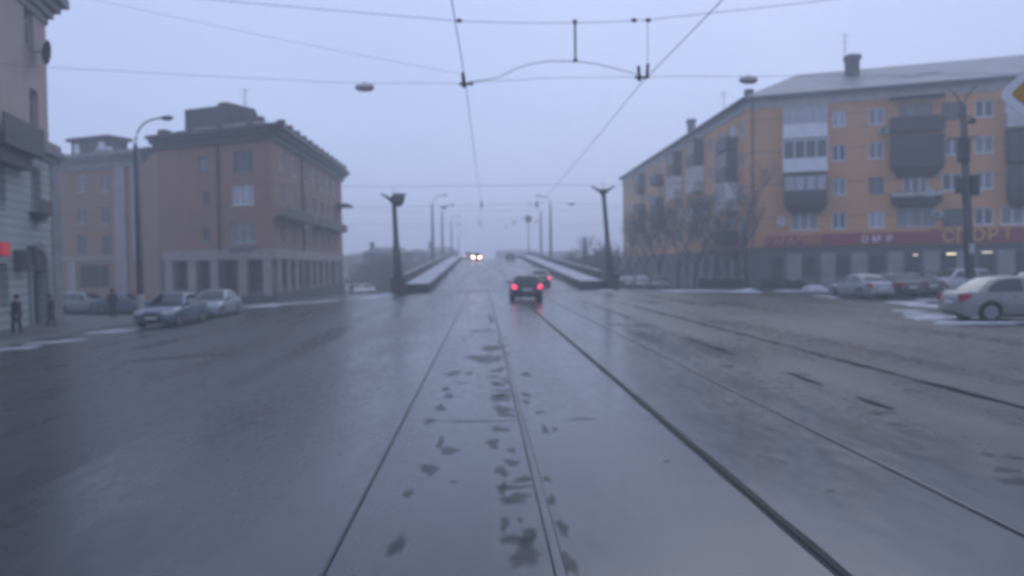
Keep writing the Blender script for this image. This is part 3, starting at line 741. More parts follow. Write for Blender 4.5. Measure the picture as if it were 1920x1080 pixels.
def ac(F, u, v, label, w=.8, h=.55, m='offwhite'):
    s, z = F.px(u, v); p = F.pt(s, z, .25)
    t = thing('air_conditioner', label, 'air conditioner', p, math.atan2(F.d.y, F.d.x), 'air conditioners on the facades')
    k = MB(); k.box(-w/2, w/2, -.15, .2, -h/2, h/2); k.build('casing', M[m], t)
    k = MB(); k.cyl((-.1*w, -.16, 0), (0, 1, 0), h*.4, .03, 18); k.build('fan_grille', M['dark'], t)
    k = MB(); k.box(-w/2+.05, -w/2+.1, -.15, .25, -h/2-.06, -h/2-.003); k.box(w/2-.1, w/2-.05, -.15, .25, -h/2-.06, -h/2-.003); k.build('bracket', M['dark'], t)
ac(FR, 1657, 246, 'small pale air conditioner beside the dark top balcony of the ochre block')
ac(FR, 1757, 402, 'pale air conditioner between the wide window and the dark window above the red sign')

# ---------------------------------------------------------------- SHOP SIGNS (own things)
def text_mesh(body, size, m, name, extrude=.03, space=1.0, bold=.012):
    cu = bpy.data.curves.new(name, 'FONT'); cu.body = body; cu.size = size; cu.extrude = extrude; cu.space_character = space
    cu.align_x = 'CENTER'; cu.align_y = 'CENTER'; cu.offset = bold
    tmp = bpy.data.objects.new(name, cu); COL.objects.link(tmp)
    bpy.context.view_layer.update(); me = bpy.data.meshes.new_from_object(tmp.evaluated_get(bpy.context.evaluated_depsgraph_get()))
    bpy.data.objects.remove(tmp); me.materials.clear(); me.materials.append(m)
    o = bpy.data.objects.new(name, me); COL.objects.link(o); return o
def sign(F, u0, u1, vm, h, label, boardm, texts, name='shop_sign'):
    s0, z = F.px(u0, vm); s1, _ = F.px(u1, vm); sc = (s0+s1)/2; z = F.px((u0+u1)/2, vm)[1]
    p = F.pt(sc, z, .22); t = thing(name, label, 'sign', p, math.atan2(F.d.y, F.d.x), None); wd = s1-s0
    k = MB(); k.box(-wd/2+.01, wd/2-.01, -.08, .1, -h/2, h/2); k.build('sign_board', boardm, t)
    for body, uu, vv, size, mm, sp in texts:
        s, z2 = F.px(uu, vv); o = text_mesh(body, size, mm, 'lettering', .04, sp, .02); o.parent = t
        o.location = (s-sc, -.16, z2-z); o.rotation_euler = (R(90), 0, 0)
sign(FR, 1436, 1528, 452, .95, 'faded orange lettered shop sign at the building corner end of the red band', M['red'], [('МАГАЗИН', 1483, 453, .92, M['orangetx'], 1.15)])
sign(FR, 1528, 1742, 447, 1.0, 'long red shop sign with three widely spaced white letters', M['red'],
     [('О', 1621, 450, .78, M['whitetx'], 1), ('М', 1643, 449, .78, M['whitetx'], 1), ('Р', 1667, 448, .78, M['whitetx'], 1)])
sign(FR, 1742, 1990, 440, 1.15, 'red shop sign with large yellow letters reading СПОРТ', M['red'],
     [('С', 1777, 444, 1.42, M['yellow'], 1), ('П', 1803, 443, 1.42, M['yellow'], 1), ('О', 1833, 442, 1.42, M['yellow'], 1), ('Р', 1860, 440, 1.42, M['yellow'], 1), ('Т', 1887, 439, 1.42, M['yellow'], 1)])
def shoplamp(u, v, w, m, label):
    s, z = FR.px(u, v); t = thing('wall_lamp', label, 'lamp', FR.pt(s, z, .1), math.atan2(FR.d.y, FR.d.x), 'lit lamps over the shop windows')
    k = MB(); k.box(-w/2, w/2, -.12, .1, .07, .12); k.build('lamp_housing', M['dark'], t)
    k = MB(); k.tube([(-w/2+.04, -.06, 0), (w/2-.04, -.06, 0)], .075, 8); k.build('lamp_tube', m, t)
shoplamp(1716, 478, .45, M['lampglow_w'], 'small dim white lamp over the shop window left of the big letters')
shoplamp(1783, 476, .78, M['lampglow'], 'brightest yellow lamp over the shop window under the yellow letters')
shoplamp(1850, 473, .85, M['lampglow_w'], 'dim yellow lamp bar over the window right of the concrete pole')

# ---------------------------------------------------------------- CORNER BUILDING ON THE LEFT
Q0 = c2w(-18.7, 63); Q1 = c2w(-29.9, 68); Q2 = Vector((Q0.x, Q0.y+31, 0)); Q3 = c2w(-35.2, 76.5)
CF = Face(Q1, Q0); CS = Face(Q0, Q2); CR = Face(Q3, Q1)
cb = thing('corner_building', 'brown plastered four storey corner building with heavy dark cornice', 'building', Q0); BL = Q0
ZC = 12.1; ZGF = 3.0
def opx(F, u, v, w, h): s, z = F.px(u, v); return (s-w/2, s+w/2, z-h/2, z+h/2)
cw = [opx(CF, 455, 365, 2.2, 1.65), opx(CF, 456, 436, 2.4, 1.7), opx(CF, 456, 302, 2.0, 1.8)]
cws = [opx(CF, 386, 372, .8, 1.2), opx(CF, 387, 440, .8, 1.2), opx(CF, 380, 308, 1.1, 1.2)]
gf = [opx(CF, 341, 514, 1.15, 2.5), opx(CF, 384, 514, 1.2, 2.5), opx(CF, 431, 515, 1.45, 2.5), opx(CF, 480, 515, 1.5, 2.5)]
k = MB(); wall(k, CF, 0, CF.L, ZGF, ZC, cw+cws, mir=1)
so_ = []
for u, rows in ((530, (3, 2, 1)), (552, (3, 2, 1)), (572, (3, 2, 1)), (589, (3, 2, 1)), (604, (3, 2, 1)), (616, (3, 2, 1)), (627, (3, 2, 1))):
    s = CS.px(u, 400)[0]
    for r in rows: so_.append((s-.65, s+.65, (4.9, 8.1, 10.9)[r-1]-.85, (4.9, 8.1, 10.9)[r-1]+.8))
wall(k, CS, 0, CS.L, ZGF, ZC, so_, mir=1)
wall(k, CR, 0, CR.L, -3, ZC, [])
k.build('wall', [M['orange_l'], M['trim_d']], cb, loc=BL)
k = MB(); wall(k, CF, 0, CF.L, -3, ZGF, gf, dep=.46)
sgf = []
for u in (533, 548, 562, 576, 588, 600, 611, 622): s = CS.px(u, 500)[0]; sgf.append((s-.7, s+.7, .4, 2.6))
wall(k, CS, 0, CS.L, -3, ZGF, sgf, dep=.42); k.build('ground_floor_wall', M['greywall'], cb, loc=BL)
for u in (319, 362, 404, 457, 503): k = MB(); s = CF.px(u, 512)[0]; CF.box(k, s-.42, s+.42, 0, .14, -.15, ZGF-.25); k.build('pilaster', M['trim'], cb, loc=BL)
for u in (522, 540, 555, 569, 582, 594, 606, 617, 630): k = MB(); s = CS.px(u, 500)[0]; CS.box(k, s-.4, s+.4, 0, .14, .1, ZGF-.25); k.build('pilaster', M['trim'], cb, loc=BL)
k = MB(); CF.box(k, .6, CF.L+.2, 0, .22, ZGF-.25, ZGF+.55); CS.box(k, -.1, CS.L, 0, .22, ZGF-.252, ZGF+.548)
k.build('string_band', M['trim'], cb, loc=BL)
k = MB(); CF.box(k, 0, CF.L+.1, 0, .2, -3, -.15); CS.box(k, -.1, CS.L, 0, .2, -3, .1); k.build('plinth', M['plinth'], cb, loc=BL)
k = MB()
for F_, a, b in ((CF, -.3, CF.L), (CS, 0, CS.L+.5)):
    F_.box(k, a, b, -.1, .25, ZC, ZC+.5); F_.box(k, a, b+.1, -.1, .6, ZC+.5, ZC+.85); F_.box(k, a, b+.2, -.1, .95, ZC+.85, ZC+1.15)
k.build('cornice', M['darkp'], cb, loc=BL)
k = MB(); t_ = 1.0
while t_ < CS.L: CS.box(k, t_, t_+.7, .25, .75, ZC+1.151, ZC+1.75); t_ += 2.6
CS.box(k, 0, CS.L, .35, .5, ZC+1.15, ZC+1.45)
t_ = 1.0
while t_ < CF.L: CF.box(k, t_, t_+.45, .3, .65, ZC+1.151, ZC+1.4); t_ += 3.1
k.build('parapet', M['darkp'], cb, loc=BL)
rf2, J2 = hip(cb, Face(Q0, Q1), Face(Q2, Q0), 5.0, ZC+1.12, 1.6, BL, M['roof_d'], .8)
k = MB(); s, z = CF.px(455, 460); CF.box(k, s-1.4, s+1.4, 0, .5, z-.28, z-.05)
k.build('ledge', M['trim_d'], cb, loc=BL)
for s0_, s1_ in ((.4, 11), (13.5, 29)):
    m_ = MB(); CS.box(m_, s0_, s1_, -.02, .95, 6.05, 6.2); CS.box(m_, s0_, s1_, .88, .95, 6.2, 6.85); m_.build('balcony', M['darkp'], cb, loc=BL)
m_ = MB(); CS.box(m_, 27, 31.2, -.02, 1.3, 9.0, 9.25); m_.build('balcony', M['darkp'], cb, loc=BL)
for i, o in enumerate(cw): window(CF, o, cb, BL, glass=[M['glass_w'], M['glass_c'], M['glass']][i], mull=2, frame=[M['white'], M['offwhite'], M['trim_d']][i])
for i, o in enumerate(cws): window(CF, o, cb, BL, frame=M['trim_d'], mull=0, glass=M['glass_c'] if i == 2 else M['glass'])
for i, o in enumerate(so_): window(CS, o, cb, BL, frame=M['trim'] if i % 3 else M['white'], glass=M['glass_w'] if i in (1, 4) else None)
for o in gf: window(CF, o, cb, BL, frame=M['dbrown'], mull=0, trans=True, sill=False, glass=M['dullglass'], dep=.45)
for o in sgf: window(CS, o, cb, BL, frame=M['dbrown'], mull=1, sill=False, dep=.4, glass=M['dullglass'])
k = MB(); s = CF.px(411, 380)[0]; k.tube([CF.pt(s, -.4, .12), CF.pt(s, ZC, .12)], .11); k.build('downpipe', M['darkp'], cb, loc=BL); k = MB(); s2 = CS.px(566, 400)[0]; k.tube([CS.pt(s2, -.4, .12), CS.pt(s2, ZC, .12)], .09)
k.build('downpipe', M['darkp'], cb, loc=BL)
# rooftop shed and chimney
G = Face(CF.a-CF.n*4.5, CF.b-CF.n*4.5); s0, z1 = G.px(346, 206); s1, _ = G.px(438, 208)
k = MB(); G.box(k, s0, s1-.9, -4, 0, ZC+1.2, z1); G.box(k, s1-1.9, s1-.9, -3.8, -.1, z1, z1+.28); G.box(k, s1-.9, s1, -4, 0, ZC+1.2, z1-.5); k.build('roof_shed', M['dconcrete'], cb, loc=BL)
k = MB(); a0, _ = G.px(300, 250); G.box(k, a0-.35, a0+.45, -.9, 0, ZC+1, G.px(300, 243)[1]); k.build('chimney', M['plinth'], cb, loc=BL)
k = MB(); rs = random.Random(5)
for i in range(9):
    u = 380+rs.uniform(-20, 120); F3 = Face(CF.a-CF.n*1.6, CF.b-CF.n*1.6); s, _ = F3.px(u, 240)
    n_ = 10; pts = []
    for j in range(n_):
        a_ = 6.283*j/n_; rr = rs.uniform(.6, 1.1); t1 = s+1.6*rr*math.cos(a_); dd = 1.6+.7*rr*math.sin(a_)
        pts.append(CF.pt(t1, ZC+1.12+1.6/5.8*(dd+.8)+.05, -dd))
    k.add(pts, [tuple(range(n_))])
k.build('roof_snow', M['snow'], cb, loc=BL)
c, z = roofpt(CF, 459, 165, 3); aerial('roof_aerial', 'thin aerial on the roof of the brown corner building', c, ZC+1.3, z, 'aerial')

# ---------------------------------------------------------------- COURTYARD WING
W0 = c2w(-47.5, 82); W1 = c2w(-35.3, 76.8)
WF = Face(W0, W1); wb = thing('wing_building', 'recessed brown wing with pale pilasters between the near grey building and the corner building', 'building', W1); WL = W1
wo = [opx(WF, u, v, 1.15, 1.6) for u in (153, 197) for v in (345, 404)] + [opx(WF, u, 459, 1.2, 1.9) for u in (153, 200)]
wg = [opx(WF, 178, 518, 4.0, 2.2)]
k = MB(); wall(k, WF, 0, WF.L, -3, 12.0, wo+wg, mir=1, dep=.17); k.build('wall', [M['orange_l'], M['trim_d']], wb, loc=WL)
k = MB(); WF.box(k, 0, WF.L, 0, .2, 12.0, 12.75); WF.box(k, 0, WF.L, 0, .5, 12.75, 13.1); WF.box(k, 0, WF.L, -.1, .85, 13.1, 13.5); k.build('cornice', M['trim_d'], wb, loc=WL)
for u_, a_, b_, z0_, z1_ in ((229, .75, .75, -.3, 12), (255, .3, .3, 2.9, 12), (137, .7, .5, -.3, 3)):
    k = MB(); s = WF.px(u_, 450)[0]; WF.box(k, s-a_, s+b_, 0, .2, z0_, z1_); k.build('pilaster', M['trim'], wb, loc=WL)
k = MB(); WF.box(k, 0, WF.L-3.2, 0, .14, 3.05, 3.45); k.build('string_band', M['trim'], wb, loc=WL)
for i, o in enumerate(wo): window(WF, o, wb, WL, frame=M['offwhite'] if i < 4 else M['trim_d'], glass=M['glass_c'] if i in (0, 2) else M['glass'])
for o in wg: window(WF, o, wb, WL, frame=M['dbrown'], glass=M['dullglass'], mull=3, sill=False, dep=.17)
k = MB(); k.quad(WF.pt(-6, 13.5, .85), WF.pt(WF.L, 13.5, .85), WF.pt(WF.L, 15.0, -6), WF.pt(-6, 15.0, -6)); k.quad(WF.pt(-6, 15.0, -6), WF.pt(WF.L, 15.0, -6), WF.pt(WF.L, 13.5, -12), WF.pt(-6, 13.5, -12)); k.build('roof', M['roof'], wb, loc=WL)
k = MB(); s0, _ = WF.px(118, 250); s1, _ = WF.px(188, 250); WF.box(k, s0, s1, -3.2, -.9, 13.6, 15.1); WF.box(k, s0-.3, s1+.3, -3.6, -.5, 15.1, 15.45); k.build('dormer', M['darkp'], wb, loc=WL)
k = MB(); s0, _ = WF.px(135, 250); s1, _ = WF.px(155, 250); WF.box(k, s0-.9, s0-.1, -.9, -.86, 13.9, 14.9); s2, _ = WF.px(170, 250); WF.box(k, s2, s2+.8, -.9, -.86, 13.9, 14.9); k.build('dormer_window', M['white'], wb, loc=WL)
k = MB(); s3, z3 = WF.px(190, 262)
for j in range(3): k.cyl(WF.pt(s3+j*.3, 13.9, .1-.2*j), (0, 0, 1), .55, .5, 10, .25)
k.build('roof_snow', M['snow'], wb, smooth=True, loc=WL)

# ---------------------------------------------------------------- NEAR LEFT BUILDING
N0 = c2w(-25.9, 46); nd = Vector((0, 0, 0)); Nn = c2w(-25.9+.233*32, 46-.972*32)
NF = Face(Nn, N0); nb = thing('near_building', 'near tall building at the left edge with rusticated grey base and pinkish upper floors', 'building', N0); NL = N0
TR = MB()
arch_s, _ = NF.px(73, 540); az0 = -1.1
lo = [(arch_s-1.15, arch_s+1.15, az0, 2.0), opx(NF, 68, 356, 1.5, 2.4)]
a2 = arch_s-5.2; lo.append((a2-1.0, a2+1.0, .2, 2.4)); lo.append((a2-1.0, a2+1.0, 5.0, 7.2)); 
for q_ in (9.5, 14, 18.5, 23): lo += [(arch_s-q_-1, arch_s-q_+1, .2, 2.4), (arch_s-q_-1, arch_s-q_+1, 5.0, 7.2)]
k = MB(); wall(k, NF, 0, NF.L, -2, 8.35, lo, dep=.45); k.build('base_wall', M['rust'], nb, loc=NL)
UP = Face(NF.a-NF.n*.35, NF.b-NF.n*.35-NF.d*.35)
uo = [opx(UP, 64, 205, 1.35, 2.1), opx(UP, 54, 52, 1.35, 2.1)]
for q_ in (5.5, 10, 14.5, 19): uo += [(o[0]-q_, o[1]-q_, o[2], o[3]) for o in uo[:2]]
k = MB(); wall(k, UP, 0, UP.L, 8.35, 16.5, uo, dep=.3)
k.quad(UP.pt(UP.L, 8.35), UP.pt(UP.L, 8.35, -14), UP.pt(UP.L, 16.2, -14), UP.pt(UP.L, 16.2)); k.quad(NF.pt(NF.L, -2), NF.pt(NF.L, -2, -14), NF.pt(NF.L, 8.35, -14), NF.pt(NF.L, 8.35))
k.build('upper_wall', M['pink'], nb, loc=NL)
k = MB(); NF.box(k, 0, NF.L+.0, -.4, .12, 8.0, 8.35); NF.box(k, 0, NF.L+.25, -.4, .35, 8.35, 8.7); NF.box(k, 0, NF.L+.1, -.4, .15, 8.7, 9.1); k.build('belt_cornice', M['trim_d'], nb, loc=NL)
k = MB()
for i, (o_, z0_, z1_) in enumerate(((.12, 15.9, 16.3), (.35, 16.3, 16.7), (.65, 16.7, 17.1), (1.0, 17.1, 17.6))): UP.box(k, 0, UP.L+o_, -.3, o_, z0_, z1_)
k.build('cornice', M['trim_d'], nb, loc=NL)
k = MB(); NF.box(k, NF.L-1.5, NF.L+.06, -.2, .07, -2, 7.98); k.build('corner_pilaster', M['trim_d'], nb, loc=NL)
k = MB()                                   # arch surround
for i in range(14):
    a0_ = math.pi*i/14; a1_ = math.pi*(i+1)/14; pts = []
    for a_, r_ in ((a0_, 1.15), (a0_, 1.55), (a1_, 1.55), (a1_, 1.15)): pts.append((arch_s+r_*math.cos(a_), 2.0+r_*math.sin(a_)))
    fr_ = [NF.pt(x, z, .1) for x, z in pts]; bk_ = [NF.pt(x, z, -.0) for x, z in pts]; k.add(fr_+bk_, [(0, 1, 2, 3), (1, 5, 6, 2), (0, 3, 7, 4)])
NF.box(k, arch_s-1.55, arch_s-1.15, 0, .1, az0, 2.0); NF.box(k, arch_s+1.15, arch_s+1.55, 0, .1, az0, 2.0); k.build('arch_surround', M['trim_d'], nb, loc=NL)
k = MB(); n_ = 16; pts = [NF.pt(arch_s+1.15*math.cos(math.pi*i/n_), 2.0+1.15*math.sin(math.pi*i/n_), .02) for i in range(n_+1)]; k.add(pts, [tuple(range(n_+1))])
k.build('fanlight', M['glass'], nb, loc=NL)
dr = window(NF, lo[0], nb, NL, M['brown'], M['glass'], mull=1, trans=False, sill=False, name='door', dep=.45, fw_=.14)
for o in lo[1:]: window(NF, o, nb, NL, M['offwhite'], M['glass'], mull=1, trans=True, dep=.45)
for o in uo: window(UP, o, nb, NL, M['offwhite'], M['glass'], mull=1, trans=True, dep=.3)
bs, bz = NF.px(66, 402)
m_ = MB(); NF.box(m_, bs-.9, bs+.9, -.02, .55, bz-.05, bz+.1)
for i in range(10): x = bs-.88+i*.195; NF.box(m_, x, x+.03, .5, .53, bz+.1, bz+.65)
NF.box(m_, bs-.9, bs+.9, .49, .55, bz+.65, bz+.7); NF.box(m_, bs-.5, bs+.5, .1, .45, bz-.35, bz-.05); m_.build('balcony', M['dark'], nb, loc=NL)
bs, bz = UP.px(12, 255)
m_ = MB(); UP.box(m_, bs-4, bs+1.3, -.02, 1.3, bz-.9, bz-.6); UP.box(m_, bs-4, bs+1.3, 1.2, 1.3, bz-.6, bz+.5); UP.box(m_, bs+1.2, bs+1.299, 0, 1.2, bz-.6, bz+.5); UP.box(m_, bs-3.5, bs+.7, 0, .9, bz-1.6, bz-.9); m_.build('balcony', M['darkp'], nb, loc=NL)
s, z = UP.px(60, 96)
t = thing('satellite_dish', 'dark round satellite dish under the top window of the near left building', 'satellite dish', UP.pt(s, z, .5), math.atan2(UP.n.y, UP.n.x)+math.pi/2+R(35))
k = MB(); vs = [(0, 0, 0)]; fs_ = []
for r_ in range(1, 5):
    for i in range(20): a = 6.283*i/20; rr = .66*r_/4; vs.append((rr*math.cos(a), -.5*rr*rr, rr*math.sin(a)))
fs_ = [(0, 1+i, 1+(i+1) % 20) for i in range(20)] + [(1+r_*20+i, 1+(r_+1)*20+i, 1+(r_+1)*20+(i+1) % 20, 1+r_*20+(i+1) % 20) for r_ in range(3) for i in range(20)]
k.add(vs, fs_); k.build('dish', M['darkp'], t, smooth=True); k = MB(); k.tube([(0, 0, 0), (0, .5, -.1)], .04, 6); k.build('bracket', M['dark'], t)
ac(NF, 34, 487, 'bulky dark air conditioner left of the arched doorway', 1.3, .95, 'darkp')
ac(NF, 53, 480, 'slim dark air conditioner nearest the arched doorway', .6, 1.0, 'darkp')
s, z = NF.px(-10, 467); t = thing('wall_sign', 'red glowing sign box cut by the left edge of the photo', 'sign', NF.pt(s, z, .35), math.atan2(NF.d.y, NF.d.x))
k = MB(); k.box(-.5, .5, -.12, .12, -.3, .3); k.build('light_box', M['redsign'], t); k = MB(); k.box(-.55, .55, -.1, .3, -.36, -.303); k.build('bracket', M['dark'], t)

# ---------------------------------------------------------------- FAR HOUSES
def house(u0, u1, vtop, D, zb, depth, label, m, rows, cols, roofrise=1.6, chim=(), name='far_house', rm=None):
    A = at(u0, D); B = at(u1, D); F_ = Face(A, B); zt = F_.px((u0+u1)/2, vtop)[1]-roofrise
    t = thing(name, label, 'house', A, 0, 'hazy houses beyond the bridge'); k = MB()
    ops_ = []
    for r in range(rows):
        for c_ in range(cols):
            s = F_.L*(c_+.5)/cols; z = zb+1.6+(zt-zb-1.0)*(r)/rows; ops_.append((s-.6, s+.6, z, z+1.4))
    ops_ = [o for o in ops_ if o[3] < zt-.2]
    wall(k, F_, 0, F_.L, zb, zt, ops_)
    k.quad(F_.pt(0, zb), F_.pt(0, zb, -depth), F_.pt(0, zt, -depth), F_.pt(0, zt)); k.quad(F_.pt(F_.L, zb), F_.pt(F_.L, zb, -depth), F_.pt(F_.L, zt, -depth), F_.pt(F_.L, zt))
    k.quad(F_.pt(0, zb, -depth), F_.pt(F_.L, zb, -depth), F_.pt(F_.L, zt, -depth), F_.pt(0, zt, -depth))
    k.build('wall', m, t, loc=A)
    r_ = MB(); o_ = .5
    a, b, c_, d = F_.pt(-o_, zt, o_), F_.pt(F_.L+o_, zt, o_), F_.pt(F_.L+o_, zt, -depth-o_), F_.pt(-o_, zt, -depth-o_)
    e, f = F_.pt(1.5, zt+roofrise, -depth/2), F_.pt(F_.L-1.5, zt+roofrise, -depth/2)
    r_.add([a, b, c_, d, e, f], [(0, 1, 5, 4), (1, 2, 5), (2, 3, 4, 5), (3, 0, 4)]); rr = r_.build('roof', rm or M['roof_d'], t, loc=A)
    for u, v in chim:
        G_ = Face(F_.a-F_.n*depth*.4, F_.b-F_.n*depth*.4); s, z = G_.px(u, v); q_ = MB(); G_.box(q_, s-.4, s+.4, -.8, 0, zt, z-.6); ch = q_.build('chimney', M['plinth'], rr)
        for v_ in ch.data.vertices: v_.co -= A
    for o in ops_: window(F_, o, t, A, M['trim_d'], M['glass'], sill=False)
    return t
house(682, 760, 462, 150, -4, 12, 'dark hazy house with a chimney left of the left bridge pole', M['farwall'], 2, 5, 1.2, [(697, 448)])
house(758, 800, 466, 175, -3.5, 10, 'small pinkish hazy house just right of the left bridge pole', M['farwall2'], 2, 4, 1.0)
house(796, 856, 462, 215, -3, 12, 'hazy grey house under the row of lamp posts left of the bridge', M['farwall'], 2, 6, 1.5, [(806, 449)])
house(640, 684, 474, 190, -4, 12, 'pale hazy house right behind the end of the brown corner building', M['farwall2'], 2, 4, 1.0)
house(930, 1010, 467, 330, -1, 14, 'long low hazy block straight ahead beyond the bridge crest', M['farwall'], 2, 8, 1.2)
house(1012, 1080, 470, 250, -2, 12, 'hazy pinkish house right of the bridge crest', M['farwall2'], 2, 7, 1.5)

# ================================================================ STREET POLES, LAMPS, WIRES
def bez(a, b, c, n=10):
    a, b, c = Vector(a), Vector(b), Vector(c); return [a*(1-t)**2+b*2*t*(1-t)+c*t*t for t in [i/n for i in range(n+1)]]
def lamp_head(t, p, d, L=.7, w=.16, m='steel'):
    d = Vector(d).normalized(); k = MB()
    P = Vector(p); k.tube([P, P+d*L*.25, P+d*L*.8, P+d*L], [w*.35, w*.8, w*.8, w*.3], 10); hd = k.build('lamp_head', M[m], t, smooth=True)
    k = MB(); k.tube([P+d*L*.3+Vector((0, 0, -w*.55)), P+d*L*.8+Vector((0, 0, -w*.55))], w*.5, 8); k.build('lens', M['lampglass'], hd)
def lean(mbv, dx):   # shear an assembled pole so that it leans
    return [Vector((v[0]+dx*v[2], v[1], v[2])) for v in mbv]
def street_lamp(X, Y, z0, H, arm, label, r=.11, white=False, leanx=0, armh=1.2, grp='street lamps along the bridge'):
    t = thing('street_lamp', label, 'street lamp', (X, Y, z0), 0, grp)
    k = MB(); k.tube([(0, 0, -.5), (0, 0, H*.55), (0, 0, H)], [r*1.5, r*1.15, r*.8], 10); k.v = lean(k.v, leanx); k.build('pole', M['pole'], t, smooth=True)
    k = MB(); k.tube(bez((leanx*H, 0, H-.1), (leanx*H, 0, H+armh), (arm, 0, H+armh+.1)), .05, 8); k.build('arm', M['steel'], t, smooth=True)
    lamp_head(t, (arm, 0, H+armh+.1), (1 if arm > 0 else -1, 0, .03))
    if white: k = MB(); k.tube([(0, 0, -.1), (0, 0, 1.5)], r*1.62, 12); k.build('whitewashed_base', M['offwhite'], t)
    return t
p = c2w(-20.9, 45); street_lamp(p.x, p.y, prof(p.x, p.y), 9.9, 1.35, 'tall curved arm street lamp with whitewashed base in front of the corner building', .13, True, -.008, 1.35, None)
for X, Y, H, a, lb in ((-7.1, 115, 8.6, 1.5, 'nearest left bridge lamp with a curved arm over the road'), (-7.1, 143, 8.4, 1.5, 'second lamp of the left bridge row, just above the hazy dark house'), (-7.1, 185, 8.2, 1.5, 'third faint lamp of the left bridge row'), (-7.1, 240, 8.2, 1.5, 'farthest faintest lamp of the left bridge row'),
                       (10.7, 125, 8.9, -1.5, 'nearest right bridge lamp with a hooked arm'), (10.7, 146, 8.4, -1.5, 'second lamp of the right bridge row, left of the hooked one')):
    street_lamp(X, Y, ramp(Y)+.5, H, a, lb, .16)
# round sign on tall post on the bridge
t = thing('round_sign', 'dark round disc sign on a thin post beyond the right bridge lamps', 'sign', (10.7, 185, ramp(185)))
k = MB(); k.tube([(0, 0, 0), (0, 0, 8.6)], .13, 8); k.build('post', M['pole'], t)
k = MB(); k.cyl((0, -.15, 9.2), (0, 1, 0), .85, .1, 24); k.build('disc', M['darkp'], t)

# flared bridge-head columns
def flared(X, Y, z0, H, lx, blobby, label):
    t = thing('bridge_column', label, 'column', (X, Y, z0), 0, 'flared columns at the bridge head')
    k = MB(); k.tube([(0, 0, 0), (0, 0, 2.0), (0, 0, 2.9), (0, 0, H-.5), (0, 0, H)], [.31, .28, .2, .17, .17], 12); k.v = lean(k.v, lx); k.build('shaft', M['pole'], t, smooth=True)
    k = MB(); c = lx*H
    for sg_ in (-1, 1):
        k.tube([(c, 0, H-.45), (c+sg_*.35, 0, H-.12), (c+sg_*.95, 0, H+.22)], [.16, .13, .05], 8)
    k.tube([(c, 0, H-.5), (c, 0, H-.05)], [.21, .32], 12); k.build('flared_arms', M['dark'], t, smooth=True)
    if blobby:
        k = MB(); k.tube([(c+.32, -.1, H-.75), (c+.32, -.1, H-.5), (c+.36, -.1, H-.1), (c+.36, -.1, H+.2)], [.16, .42, .5, .42], 14); k.build('loudspeaker', M['darkp'], t, smooth=True)
    k = MB(); k.tube([(c, 0, H), (c, 0, H+.7)], .02, 5); k.build('spike', M['dark'], t)
    return t
flared(-6.35, 60.2, 1.1, 6.15, -.035, True, 'left bridge head column with a bulky rounded head')
flared(10.45, 65.2, 1.1, 7.05, -.075, False, 'right bridge head column with a clean two winged head')

# near right concrete pole with boxes and horns
p = c2w(22.1, 38.5); zp = prof(p.x, p.y)
t = thing('utility_pole', 'thick leaning concrete pole with dark boxes in front of the red shop sign', 'pole', (p.x, p.y, zp))
lx = -.044; Hh = 9.6
k = MB(); k.tube([(0, 0, -.5), (0, 0, Hh*.4), (0, 0, Hh)], [.25, .21, .15], 14); k.v = lean(k.v, lx); k.build('shaft', M['pole'], t, smooth=True)
k = MB(); k.tube([(0, 0, 0), (0, 0, 1.25)], .262, 14); k.v = lean(k.v, lx); k.build('whitewashed_base', M['offwhite'], t)
k = MB(); k.box(lx*2.6-.12, lx*2.6+.12, -.27, -.22, 2.45, 2.95); k.build('notice', M['offwhite'], t)
k = MB()
for dx, w_, z_a, h_ in ((-.3, .3, 5.35, .75), (.32, .36, 5.25, .95)): k.box(lx*5.6+dx-w_/2, lx*5.6+dx+w_/2, -.25, .2, z_a, z_a+h_)
k.build('junction_box', M['dark'], t)
k = MB(); k.box(lx*7.3-.28, lx*7.3+.12, -.24, .2, 6.85, 7.9); k.build('junction_box', M['dark'], t)
k = MB(); k.tube([(-1.15, 0, 7.95), (.3, 0, 8.05)], .04, 6); k.tube([(-.75, 0, 9.1), (0, 0, 9.0)], .04, 6); k.build('crossarm', M['dark'], t)
k = MB(); k.tube(bez((lx*Hh, 0, Hh-.3), (lx*Hh-.2, 0, Hh+.5), (-1.1, 0, Hh+.7)), .035, 7); k.tube(bez((lx*Hh, 0, Hh-.3), (lx*Hh+.1, 0, Hh+.6), (.35, 0, Hh+.9)), .035, 7); k.build('horn', M['dark'], t)
k = MB(); k.cyl((lx*8.9+.25, -.2, 8.75), (0, 1, 0), .16, .3, 12, .08); k.build('loudspeaker', M['dark'], t)

# yellow diamond road sign cut by the right edge
c = c2w((1964-960)/F*12.5, 12.5); zs = 1.93+(486-172)/F*12.5
t = thing('road_sign', 'yellow diamond priority sign with wide white border cut by the right edge', 'road sign', (c.x+.0, c.y, prof(c.x, c.y)), R(-28))
zr_ = zs-prof(c.x, c.y)
k = MB(); k.tube([(0, .08, -.4), (0, .08, zr_+.5)], .045, 10); k.build('post', M['steel'], t)
def diamond(h, y0, y1, rr=.12):
    k = MB(); P_ = []
    for q in range(4):
        a0 = math.pi/2*q; cxx, czz = (h-rr*1.414)*math.cos(a0), (h-rr*1.414)*math.sin(a0)
        for j in range(-3, 4): P_.append((cxx+rr*math.cos(a0+math.pi/12*j), czz+rr*math.sin(a0+math.pi/12*j)))
    n_ = len(P_); k.add([(x, y0, z) for x, z in P_]+[(x, y1, z) for x, z in P_], [tuple(range(n_)), tuple(range(2*n_-1, n_-1, -1))]+[(i, (i+1) % n_, n_+(i+1) % n_, n_+i) for i in range(n_)])
    k.v = [Vector((v[0], v[1], v[2]+zr_)) for v in k.v]; return k
